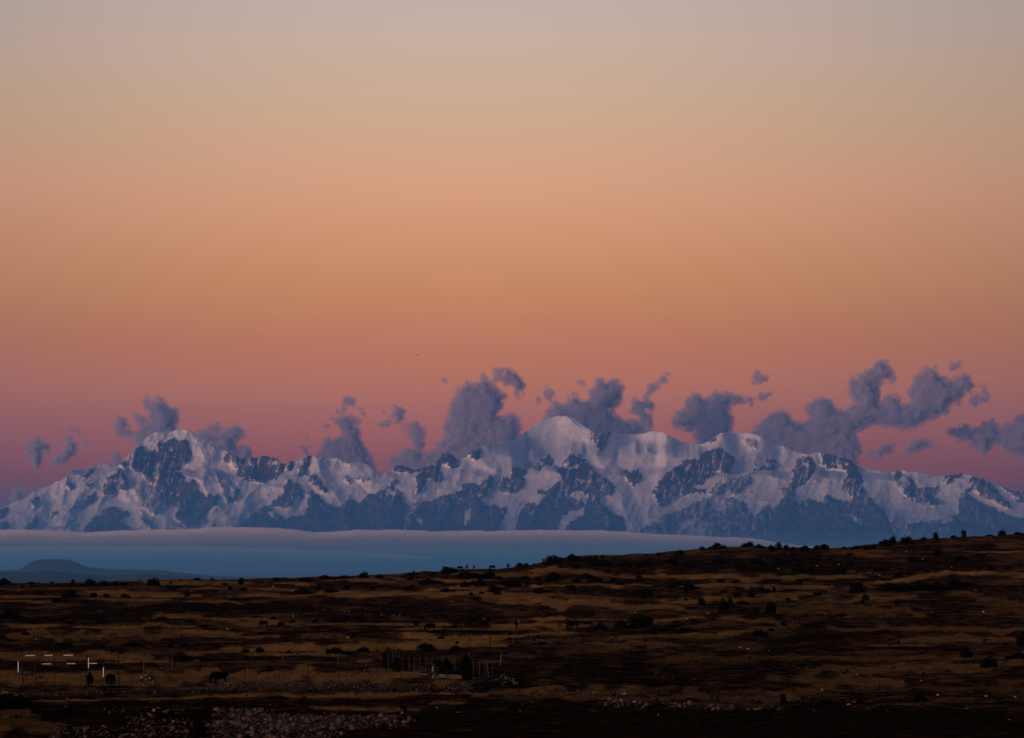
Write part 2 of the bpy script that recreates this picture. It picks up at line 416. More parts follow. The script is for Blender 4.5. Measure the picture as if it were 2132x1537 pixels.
def build_mountains():
    nc, nr, nb = 1500, 250, 12
    px = np.linspace(-420, 2560, nc)
    ys = np.interp(px, SKX, SKY_)
    jag = np.interp(px, [0, 500, 640, 900, 1066, 1450, 1640, 2132], [1.5, 1.8, 1.2, 1.6, .8, .8, 1.0, 1.0])
    ys = ys + (fbm(px / 9.0, px * 0, 4, 3) - .5) * 4.0 * jag
    base = 1192.0
    v = np.linspace(0, 1, nr)[:, None]
    PX = np.broadcast_to(px, (nr, nc)); PY = base - (base - ys[None, :]) * v
    # albedo mask: bare rock
    wx = PX + (fbm(PX / 11, PY / 11, 3, 11) - .5) * 11 + (fbm(PX / 4.5, PY / 6, 4, 12, .65) - .5) * 11
    wy = PY + (fbm(PX / 11, PY / 11, 3, 21) - .5) * 11 + (fbm(PX / 4.5, PY / 6, 4, 22, .65) - .5) * 11
    rock = np.zeros(PX.shape)
    spur = np.zeros(PX.shape)
    for wgt, poly in ROCK:
        P = np.array(poly)
        x0, y0 = P.min(0) - 14; x1, y1 = P.max(0) + 14
        k = (PX > x0) & (PX < x1) & (PY > y0) & (PY < y1)
        if not k.any():
            continue
        d = inpoly(wx[k], wy[k], poly)
        rock[k] = np.maximum(rock[k], wgt * (.55 + .45 * fbm(PX[k] / 13, PY[k] / 20, 4, 47) + .30) * sstep(-2.2, 2.2, d))
        d2 = inpoly(PX[k], PY[k], poly)
        spur[k] = np.maximum(spur[k], sstep(-2, 9, d2))
    for wgt, poly in HOLES:
        P = np.array(poly)
        x0, y0 = P.min(0) - 14; x1, y1 = P.max(0) + 14
        k = (PX > x0) & (PX < x1) & (PY > y0) & (PY < y1)
        d = inpoly(wx[k], wy[k], poly)
        rock[k] *= 1 - min(1, wgt * 1.1) * sstep(-1.5, 1.5, d)
    # gullies: streaks of snow across the rock, running downhill
    g = ridged(PX / 7 + PY / 26, PY / 34, 3, 31)
    rock = rock * (1 - 0.5 * sstep(.62, .88, g) * sstep(1115, 1000, PY))
    g2 = ridged(PX / 3.4 - PY / 18, PY / 15, 3, 33)
    # low buttresses: dark ribs of rock breaking out of the lower snow, thickening downhill
    rib = ridged(PX / 24 + PY / 60, PY / 40, 4, 35)
    rock = np.maximum(rock, .62 * sstep(.66, .80, rib) * sstep(1020, 1095, PY))
    rock = rock * (1 - 0.26 * sstep(.62, .86, g2))
    # scattered outcrops on the snow
    o = fbm(PX / 5, PY / 4, 4, 41)
    rock = np.maximum(rock, .55 * sstep(.66, .72, o) * sstep(.45, .6, fbm(PX / 60, PY / 40, 2, 44)))
    rock = np.maximum(rock, sstep(1112, 1124, PY))
    # relief in depth
    t = (base - PY) / 320.0
    D = 69500 + 8200 * t
    # the broad glacier shelf in front of the central dome, and lesser shelves right and left of it
    shelf = 940 + (fbm(PX / 75, PX * 0, 4, 57) - .5) * 52
    D += 1150 * (.5 + vnoise(PX / 60, PX * 0, 60)) * sstep(shelf + 16, shelf - 16, PY) * sstep(985, 1040, PX) * sstep(1600, 1480, PX)
    shelf2 = 985 + (fbm(PX / 70, PX * 0, 3, 58) - .5) * 40
    D += 1300 * sstep(shelf2 + 9, shelf2 - 9, PY) * (.25 + .75 * sstep(.4, .6, vnoise(PX / 130, PX * 0, 59)))
    for h, wd, line in RIDGES:
        L = np.array(line)
        k = (PX > L[:, 0].min() - 60) & (PX < L[:, 0].max() + 60)
        best = np.full(k.sum(), 1e9)
        X = PX[k] + (fbm(PX[k] / 14, PY[k] / 14, 2, 51) - .5) * 12; Y = PY[k]
        for (ax, ay), (bx, by) in zip(L[:-1], L[1:]):
            ddx, ddy = bx - ax, by - ay
            q = np.clip(((X - ax) * ddx + (Y - ay) * ddy) / (ddx * ddx + ddy * ddy + 1e-9), 0, 1)
            best = np.minimum(best, np.hypot(X - ax - q * ddx, (Y - ay - q * ddy) * .8))
        D[k] -= .30 * h * np.clip(1 - best / wd, 0, 1)
    D -= spur * 220
    calm = 1 - .6 * sstep(930, 1010, PX) * sstep(1760, 1500, PX) * sstep(1060, 990, PY)
    D -= (ridged(PX / 60 + PY / 150, PY / 70, 4, 61, .45) - .5) * 430 * calm
    D -= (ridged(PX / 16, PY / 22, 4, 71, .5) - .5) * (60 * calm + 90 * spur)
    A = pt(PX, PY, D)
    # far side of the range
    last = A[-1]
    back = []
    for i in range(1, nb + 1):
        q = i / nb
        b_ = last.copy()
        b_[:, 1] += 6500 * q
        b_[:, 0] *= (last[:, 1] + 6500 * q) / last[:, 1]
        b_[:, 2] = last[:, 2] + (-240 - last[:, 2]) * q ** .8 + (fbm(px / 20, px * 0 + i, 3, 5) - .5) * 300 * (q < 1)
        back.append(b_)
    front = A[0].copy(); front[:, 1] -= 400; front[:, 2] = -245
    V = np.concatenate([front[None], A, np.array(back)], 0)
    rk = np.concatenate([rock[:1], rock, np.repeat(rock[-1:], nb, 0)], 0)
    me = mesh_np("mountain_range", V.reshape(-1, 3), grid_faces(nr + nb + 1, nc), mountain_material(), True)
    attr(me, 'rock', rk)
    o = link("mountain_range", me)
    tag(o, kind='structure')


build_mountains()


# ------------------------------------------------------------------ far hills on the lake shore
def build_hill(name, D, line, base_row, depth, mat, seed):
    L = np.array(line, float)
    px = np.linspace(L[0, 0], L[-1, 0], 420)
    ys = np.interp(px, L[:, 0], L[:, 1]) + (fbm(px / 14, px * 0, 4, seed) - .5) * 1.6
    nr = 34
    rows = []
    for i in range(nr):
        q = i / (nr - 1)
        d = D - depth * (1 - q)
        zt = ray(px, ys)[1] * D
        zb = -206.0
        prof = q ** 1.15
        rel = (ridged(px / 26, px * 0 + i * .25, 4, seed + 3) - .5) * 16 * q * (1 - q) * 4
        z = zb + (zt - zb) * prof + rel * (1 if i < nr - 1 else 0)
        rows.append(np.stack([(px - CX) / FP * d, np.full_like(px, d), z], -1))
    for i in range(1, 9):
        q = i / 8
        d = D + depth * q
        zt = ray(px, ys)[1] * D
        rows.append(np.stack([(px - CX) / FP * d, np.full_like(px, d), zt + (-206 - zt) * q ** 1.2], -1))
    me = mesh_np(name, np.array(rows).reshape(-1, 3), grid_faces(len(rows), len(px)), mat, True)
    tag(link(name, me), kind='structure')


m_hill = material("hill_scrub", (0.006, 0.007, 0.008), 0.95, noise=(0.004, (0.03, 0.024, 0.018), .35, .7))
build_hill("hills", 26000, [(-700,1186),(-300,1180),(-80,1187),(0,1188),(40,1187),(52,1180),(62,1172),(80,1166),(100,1164),(140,1165),(156,1169),(170,1176),(190,1182),(230,1185),(330,1187),(390,1194),(450,1199),(560,1204),(760,1212),(900,1218)], 1225, 900, m_hill, 5)
build_hill("hill", 21000, [(-700,1200),(-200,1202),(0,1192),(60,1191),(110,1188),(150,1194),(230,1198),(300,1194),(380,1200),(480,1208),(620,1220)], 1232, 700, m_hill, 9)
build_hill("far_hills", 56000, [(-700,1180),(0,1178),(300,1181),(700,1176),(900,1179),(1300,1172),(1800,1168),(2300,1164),(2900,1170)], 1188, 2500, m_hill, 13)

# ------------------------------------------------------------------ lake
m_w = material("lake_water", (0.012, 0.03, 0.05), 0.6, spec=0.15)
me = mesh_np("lake", [(-13500, 4000, -200), (13500, 4000, -200), (13500, 70000, -200), (-13500, 70000, -200)], [(0, 1, 2, 3)], m_w)
tag(link("lake", me), kind='structure')

# ------------------------------------------------------------------ foreground land
CREST = np.array([(-4000,1225),(-900,1216),(0,1214),(60,1215),(140,1214),(200,1213),(300,1212),(400,1211),(500,1210),(600,1205),(665,1201),(750,1199),(830,1198),(900,1192),(960,1186),(1030,1184),(1100,1178),(1130,1170),(1180,1162),(1260,1158),(1360,1155),(1400,1150),(1480,1141),(1560,1137),(1640,1140),(1700,1142),(1760,1141),(1830,1132),(1900,1125),(1960,1122),(2020,1118),(2080,1115),(2132,1110),(2500,1088),(3300,1070),(6000,1060)], float)
DPROF = np.array([(236,1545),(262,1505),(300,1475),(345,1450),(385,1432),(410,1420),(450,1395),(500,1366),(560,1332),(610,1308),(680,1282),(740,1260),(800,1240),(850,1225),(900,1212)], float)
DP_D, DP_Y = DPROF[:, 0], DPROF[:, 1]


def ground_row(px, D):
    yl = np.interp(D, DP_D, DP_Y)
    q = (1545 - yl) / (1545 - 1212)
    yc = np.interp(px, CREST[:, 0], CREST[:, 1])
    w = q ** np.where(px > 900, 1 + 0.25 * sstep(900, 2100, px), 1)
    return 1545 - (1545 - yc) * w


def ground_z(px, D, relief=True):
    a, b = ray(px, ground_row(px, D))
    z = b * D
    if relief:
        x = (px - CX) / FP * D
        f = sstep(1500, 900, D)
        z = z + (fbm(x / 22, D / 22, 3, 81) - .5) * 0.9 * f * sstep(240, 330, D) + (fbm(x / 3.0, D / 3.0, 3, 83) - .5) * 0.34 * f
        # terrace lips
        tt = D / 26 + (fbm(x / 60, D / 60, 2, 87) - .5) * 3
        z = z + (sstep(0, .12, tt % 1) * sstep(1, .4, tt % 1)) * 0.28 * f * sstep(420, 520, D)
    return z


def ground_D(px, py):
    """distance at which the land is seen in photo pixel (px, py)"""
    d = np.linspace(236, 900, 700)
    y = ground_row(np.full_like(d, px), d)
    return float(np.interp(-py, -y, d))


def gpt(px, py):
    D = ground_D(px, py)
    return Vector(((px - CX) / FP * D, D, float(ground_z(np.array([float(px)]), np.array([D]))[0])))


def ppm(D):
    return FP / D


# dry-grass and bare strips read off the photograph: x0, y0, x1, y1, half width in rows, strength
STRAW = [(200,1235,270,1240,6,1),(270,1235,400,1240,6,1),(0,1243,120,1243,3,.8),(0,1257,90,1256,3,.9),(200,1252,330,1252,3,.8),(0,1303,100,1305,5,.9),(300,1287,400,1285,4,.7),(170,1310,400,1306,5,1),(0,1230,60,1230,3,.7),(290,1214,400,1216,2.5,1),(60,1226,200,1228,2,.5),
 (400,1228,475,1228,3,.9),(480,1242,620,1243,4,.9),(520,1228,610,1228,2,.9),(590,1219,650,1219,3,.9),(640,1238,800,1240,4,1),(700,1243,800,1246,3,1),(400,1256,500,1258,4,.8),(400,1290,600,1297,4,1),(500,1300,620,1298,4,.9),(700,1211,800,1213,5,.9),(400,1315,480,1318,3,1),(620,1303,800,1302,2.5,.8),(410,1216,500,1216,4,.8),
 (760,1236,1000,1240,5,1),(900,1230,1010,1228,5,.9),(910,1210,1010,1212,3,1.1),(1000,1245,1160,1250,9,.8),(940,1195,1110,1198,4,.7),(1130,1222,1160,1222,3,.8),(1020,1253,1080,1256,4,.8),(760,1300,950,1302,2.5,.9),(1010,1304,1160,1308,4,1),(850,1312,1100,1314,3,.8),(760,1245,850,1242,3,.9),(770,1205,900,1208,4,.6),
 (1120,1188,1280,1195,6,.8),(1280,1203,1450,1205,3,.8),(1390,1200,1640,1207,5,.9),(1120,1222,1330,1222,3,.9),(1440,1220,1640,1224,5,.8),(1120,1258,1400,1268,10,.95),(1400,1250,1640,1250,8,.8),(1120,1290,1280,1292,3,.8),(1320,1300,1450,1290,4,.8),(1130,1305,1240,1305,3,1),(1520,1290,1640,1300,6,.7),(1100,1240,1300,1245,6,.6),(1180,1156,1300,1158,3,.7),
 (1120,1325,1180,1325,6,.9),(1280,1330,1440,1325,5,.7),(1240,1345,1400,1345,8,.6),(1440,1325,1600,1315,8,.7),(1180,1362,1300,1352,5,.5),(1380,1375,1640,1365,8,.5),(1120,1440,1640,1450,9,.6),(1120,1450,1300,1455,6,.5),(1480,1405,1640,1400,7,.35),
 (1612,1203,1780,1204,4,1),(1612,1227,1720,1225,5,.8),(1612,1240,1700,1245,5,.8),(1700,1255,1880,1245,6,.7),(1850,1212,1960,1200,5,1),(1950,1196,2050,1190,5,1.6),(2026,1150,2112,1150,2,1.1),(2060,1195,2132,1198,8,.7),(1760,1155,1830,1160,5,.6),(1612,1270,1900,1280,10,.5),(1740,1308,2132,1315,7,.55),(1820,1345,1900,1343,3,1),(1900,1335,2132,1325,6,.6),(1612,1370,2132,1370,5,.5),(1650,1395,2132,1385,12,.55),(1612,1415,1860,1420,10,.5),(1612,1445,1720,1440,5,.6),(1780,1470,2000,1455,5,.5),(1900,1430,2132,1440,8,.4),(2000,1240,2132,1260,6,.5),
 (0,1325,400,1322,8,.6),(0,1342,60,1343,2,.8),(0,1367,300,1367,7,.8),(250,1378,400,1376,2.5,1.2),(-60,1412,400,1412,19,.78),(60,1460,400,1456,1.5,.9),(-40,1500,110,1505,26,.45),
 (400,1322,560,1325,5,.8),(480,1353,800,1348,7,1),(400,1360,600,1357,4,.9),(540,1362,700,1366,4,.8),(600,1380,690,1380,2,.8),(380,1409,830,1409,17,.9),(400,1455,535,1450,2,1),(600,1450,800,1452,3,.8),(670,1474,800,1478,3,.9),
 (760,1345,900,1342,7,1),(860,1330,1010,1332,8,1),(900,1343,1040,1343,8,1.1),(1010,1330,1100,1327,6,.9),(760,1375,800,1372,4,.9),(790,1402,930,1415,12,.7),(760,1450,950,1443,4,.9),(950,1445,1160,1435,7,.7),(760,1475,860,1478,3,.8),(890,1467,950,1466,2,.9),(1030,1342,1060,1330,6,.8)]
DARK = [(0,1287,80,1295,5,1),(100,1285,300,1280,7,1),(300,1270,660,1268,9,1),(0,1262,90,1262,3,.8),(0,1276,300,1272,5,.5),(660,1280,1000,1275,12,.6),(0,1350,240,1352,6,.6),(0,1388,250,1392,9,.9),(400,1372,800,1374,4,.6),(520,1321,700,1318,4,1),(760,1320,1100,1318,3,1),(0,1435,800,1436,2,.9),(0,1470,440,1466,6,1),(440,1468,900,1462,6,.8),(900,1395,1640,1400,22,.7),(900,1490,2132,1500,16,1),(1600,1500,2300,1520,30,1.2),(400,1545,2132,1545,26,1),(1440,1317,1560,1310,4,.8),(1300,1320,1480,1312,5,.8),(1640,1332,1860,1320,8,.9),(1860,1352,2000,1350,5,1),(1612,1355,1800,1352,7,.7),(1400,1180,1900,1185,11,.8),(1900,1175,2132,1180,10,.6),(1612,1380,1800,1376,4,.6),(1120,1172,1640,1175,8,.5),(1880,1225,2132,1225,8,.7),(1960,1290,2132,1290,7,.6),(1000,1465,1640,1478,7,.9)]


def band(px, py, L):
    out = np.zeros(px.shape)
    for x0, y0, x1, y1, hw, st in L:
        k = (px > min(x0, x1) - 70) & (px < max(x0, x1) + 70) & (py > min(y0, y1) - 3 * hw - 4) & (py < max(y0, y1) + 3 * hw + 4)
        if not k.any():
            continue
        X, Y = px[k], py[k]
        t = np.clip((X - x0) / (x1 - x0), 0, 1)
        ex = np.maximum(np.maximum(x0 - X, X - x1), 0) / 26.0
        yy = y0 + (y1 - y0) * t + (vnoise(X / 40 + x0, X * 0 + y0, 7) - .5) * hw * 1.3
        w = hw * (1 - .35 * np.abs(2 * t - 1) ** 3)
        d = np.hypot(ex, (Y - yy) / w)
        out[k] = np.maximum(out[k], st * sstep(1.35, .55, d + (fbm(X / 16, Y / 3.2, 3, 17) - .5) * 1.0))
    return out


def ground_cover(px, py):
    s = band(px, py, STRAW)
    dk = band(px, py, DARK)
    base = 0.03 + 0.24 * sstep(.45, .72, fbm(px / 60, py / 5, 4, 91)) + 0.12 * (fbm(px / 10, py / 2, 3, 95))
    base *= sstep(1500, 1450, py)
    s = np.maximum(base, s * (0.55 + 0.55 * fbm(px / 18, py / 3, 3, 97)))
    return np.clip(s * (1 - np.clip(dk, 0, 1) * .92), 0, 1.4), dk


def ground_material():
    m = bpy.data.materials.new("dry_altiplano_soil")
    m.use_nodes = True
    t = m.node_tree
    b = t.nodes['Principled BSDF']
    b.inputs['Roughness'].default_value = 1.0
    b.inputs['Specular IOR Level'].default_value = 0.0
    a = nd(t, 'ShaderNodeAttribute', attribute_name='straw')
    co = nd(t, 'ShaderNodeTexCoord')
    n = nd(t, 'ShaderNodeTexNoise'); n.inputs['Scale'].default_value = 0.5; n.inputs['Detail'].default_value = 6; n.inputs['Roughness'].default_value = .7
    t.links.new(co.outputs['Object'], n.inputs['Vector'])
    n2 = nd(t, 'ShaderNodeTexNoise'); n2.inputs['Scale'].default_value = 0.05; n2.inputs['Detail'].default_value = 4
    t.links.new(co.outputs['Object'], n2.inputs['Vector'])
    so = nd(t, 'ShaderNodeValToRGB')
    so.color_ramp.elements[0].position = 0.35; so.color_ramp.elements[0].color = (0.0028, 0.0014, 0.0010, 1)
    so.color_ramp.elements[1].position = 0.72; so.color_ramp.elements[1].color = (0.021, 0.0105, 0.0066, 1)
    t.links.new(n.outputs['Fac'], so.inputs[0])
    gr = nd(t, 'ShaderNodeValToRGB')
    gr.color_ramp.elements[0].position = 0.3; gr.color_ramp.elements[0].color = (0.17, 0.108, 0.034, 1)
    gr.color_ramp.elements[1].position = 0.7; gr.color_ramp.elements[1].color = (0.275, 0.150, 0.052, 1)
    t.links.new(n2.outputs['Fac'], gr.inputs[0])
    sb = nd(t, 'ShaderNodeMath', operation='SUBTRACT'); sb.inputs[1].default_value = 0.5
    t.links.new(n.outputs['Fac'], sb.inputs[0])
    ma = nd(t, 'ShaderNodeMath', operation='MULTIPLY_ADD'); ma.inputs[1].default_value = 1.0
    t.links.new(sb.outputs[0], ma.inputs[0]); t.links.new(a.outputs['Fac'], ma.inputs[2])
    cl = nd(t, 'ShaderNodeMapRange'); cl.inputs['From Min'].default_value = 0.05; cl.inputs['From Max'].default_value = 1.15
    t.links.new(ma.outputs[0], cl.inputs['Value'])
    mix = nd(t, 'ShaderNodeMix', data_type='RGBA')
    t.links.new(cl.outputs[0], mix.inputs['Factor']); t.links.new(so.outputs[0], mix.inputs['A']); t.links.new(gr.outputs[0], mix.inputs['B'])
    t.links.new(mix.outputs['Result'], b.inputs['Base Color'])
    bp = nd(t, 'ShaderNodeBump'); bp.inputs['Distance'].default_value = 0.25
    t.links.new(n.outputs['Fac'], bp.inputs['Height']); t.links.new(bp.outputs[0], b.inputs['Normal'])
    return m


def build_ground():
    cols = np.concatenate([np.linspace(-4000, -260, 40), np.arange(-250, 2383, 3.0), np.linspace(2392, 6000, 40)])
    yl = np.linspace(1545, 1212, 440)
    main = np.interp(-yl, -DP_Y, DP_D)
    rows = []
    sw, dk = [], []
    near = np.concatenate([np.linspace(-80, 20, 8), np.linspace(35, 228, 22)])
    for d in near:
        x = (cols - CX) / FP * 240
        z240 = ground_z(cols, np.full_like(cols, 236.0), False)
        if d <= 20:
            z = np.full_like(cols, -1.7) + (fbm(x / 6, x * 0 + d / 6, 3, 3) - .5) * .3
        else:
            q = (d - 20) / (236 - 20)
            z = -1.7 + (z240 + 1.7) * (1 - (1 - q) ** 1.35) + (fbm(x / 6, x * 0 + d / 6, 3, 3) - .5) * .3 * (1 - q)
        rows.append(np.stack([x, np.full_like(x, d), z], -1))
        sw.append(np.full_like(x, .1))
    for d in main:
        dd = np.full_like(cols, d)
        rows.append(np.stack([(cols - CX) / FP * max(d, 240), dd, ground_z(cols, dd)], -1))
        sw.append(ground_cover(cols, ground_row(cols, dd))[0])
    zc = rows[-1][:, 2]
    for k, d in enumerate(list(np.linspace(906, 1500, 30)) + list(np.linspace(1700, 12500, 24))):
        z = np.maximum(zc - 0.022 * (d - 900) - .0000012 * (d - 900) ** 2, -212)
        x = (cols - CX) / FP * d
        rows.append(np.stack([x, np.full_like(x, d), z + (fbm(x / 30, x * 0 + d / 30, 3, 6) - .5) * .6 * (d < 1500)], -1))
        sw.append(np.full_like(x, .4))
    V = np.array(rows)
    me = mesh_np("ground", V.reshape(-1, 3), grid_faces(len(rows), len(cols)), ground_material(), True)
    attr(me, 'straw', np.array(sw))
    tag(link("ground", me), kind='structure')


build_ground()

# ------------------------------------------------------------------ haze: closed box of even air round camera, land and mountains
m_hz = bpy.data.materials.new("haze_air")
m_hz.use_nodes = True
t = m_hz.node_tree
t.nodes.clear()
pv = nd(t, 'ShaderNodeVolumePrincipled')
pv.inputs['Color'].default_value = (0.09, 0.34, 0.90, 1)
pv.inputs['Density'].default_value = 1 / 85000.0
pv.inputs['Anisotropy'].default_value = 0.0
ou = nd(t, 'ShaderNodeOutputMaterial')
t.links.new(pv.outputs[0], ou.inputs['Volume'])


def box_mesh(name, a, b, mat):
    (x0, y0, z0), (x1, y1, z1) = a, b
    V = [(x0, y0, z0), (x1, y0, z0), (x1, y1, z0), (x0, y1, z0), (x0, y0, z1), (x1, y0, z1), (x1, y1, z1), (x0, y1, z1)]
    F = [(3, 2, 1, 0), (4, 5, 6, 7), (0, 1, 5, 4), (1, 2, 6, 5), (2, 3, 7, 6), (3, 0, 4, 7)]
    return mesh_np(name, V, F, mat)


tag(link("haze", box_mesh("haze", (-19000, -150, -260), (19000, 92000, 3700), m_hz)), kind='stuff')


# ------------------------------------------------------------------ fog bank over the lake, in front of the mountain foot
def volume_mat(name, color, density, attrname=''):
    m = bpy.data.materials.new(name)
    m.use_nodes = True
    t = m.node_tree
    t.nodes.clear()
    p = nd(t, 'ShaderNodeVolumePrincipled')
    p.inputs['Color'].default_value = (*color, 1)
    p.inputs['Density'].default_value = density
    p.inputs['Density Attribute'].default_value = attrname
    o = nd(t, 'ShaderNodeOutputMaterial')
    t.links.new(p.outputs[0], o.inputs['Volume'])
    return m


def fog_layer(name, D, thick, top, low_row, density, seed, color):
    """lens of cloud: closed body whose depth along the view swells from nothing at its lower edge to THICK under its top"""
    L = np.array(top, float)
    px = np.linspace(L[0, 0], L[-1, 0], 900)
    yt = np.interp(px, L[:, 0], L[:, 1]) + (fbm(px / 34, px * 0, 5, seed, .6) - .5) * 6.5
    nv = 14
    front, back = [], []
    for i in range(nv):
        q = i / (nv - 1)                      # 0 low, 1 top
        py = low_row + (yt - low_row) * q
        w = thick * (q ** 1.6) * (1 - .85 * sstep(.86, 1, q)) + 2
        w = w * (.85 + .3 * fbm(px / 420, px * 0 + i * .5, 2, seed + 1))
        z = ray(px, py)[1] * D
        for lst, sgn in ((front, -1), (back, 1)):
            d = D + sgn * w / 2
            lst.append(np.stack([(px - CX) / FP * D, d, z], -1))
    V = np.array(front + back[::-1])          # loop round the section
    n = len(V); c = len(px)
    F = []
    idx = np.arange(n * c).reshape(n, c)
    for r in range(n):
        a, b = idx[r], idx[(r + 1) % n]
        F.append(np.stack([a[:-1], b[:-1], b[1:], a[1:]], -1))
    F = np.concatenate(F)
    me = mesh_np(name, V.reshape(-1, 3), F, volume_mat(name, color, density), True)
    # end caps
    bm = bmesh.new(); bm.from_mesh(me)
    bmesh.ops.holes_fill(bm, edges=[e for e in bm.edges if e.is_boundary], sides=0)
    bmesh.ops.recalc_face_normals(bm, faces=bm.faces)
    bm.to_mesh(me); bm.free()
    tag(link(name, me), kind='stuff')


fog_layer("fog_bank", 61500, 5200, [(-500,1104),(0,1103),(90,1104),(180,1108),(280,1105),(400,1100),(530,1098),(600,1102),(660,1108),(720,1106),(760,1103),(900,1106),(1066,1105),(1200,1104),(1300,1107),(1400,1115),(1480,1116),(1560,1120),(1620,1132),(1700,1139),(1800,1142),(1960,1146),(2132,1150),(2600,1160)], 1166, 1 / 600.0, 3, (1.0, 0.97, 0.99))
m_mist = volume_mat("lake_mist_air", (0.17, 0.56, 0.98), 1 / 32000.0)
m_vm = volume_mat("valley_mist_air", (0.12, 0.42, 0.84), 1 / 42000.0)
tag(link("valley_mist", box_mesh("valley_mist", (-15500, 62800, -195), (15500, 78500, 480), m_vm)), kind='stuff')
for top_ in (760, 1080, 1420):
    tag(link("valley_mist", box_mesh("valley_mist", (-15500 + top_, 62800 + top_, -195), (15500 - top_, 78500 - top_, top_), m_vm)), kind='stuff')
tag(link("lake_mist", box_mesh("lake_mist", (-13000, 15000, -195), (13000, 58500, 110), m_mist)), kind='stuff')
fog_layer("fog_bank", 59900, 2600, [(-500,1137),(0,1138),(200,1139),(420,1137),(600,1142),(760,1150),(900,1160)], 1168, 1 / 1700.0, 8, (0.92, 0.90, 0.92))

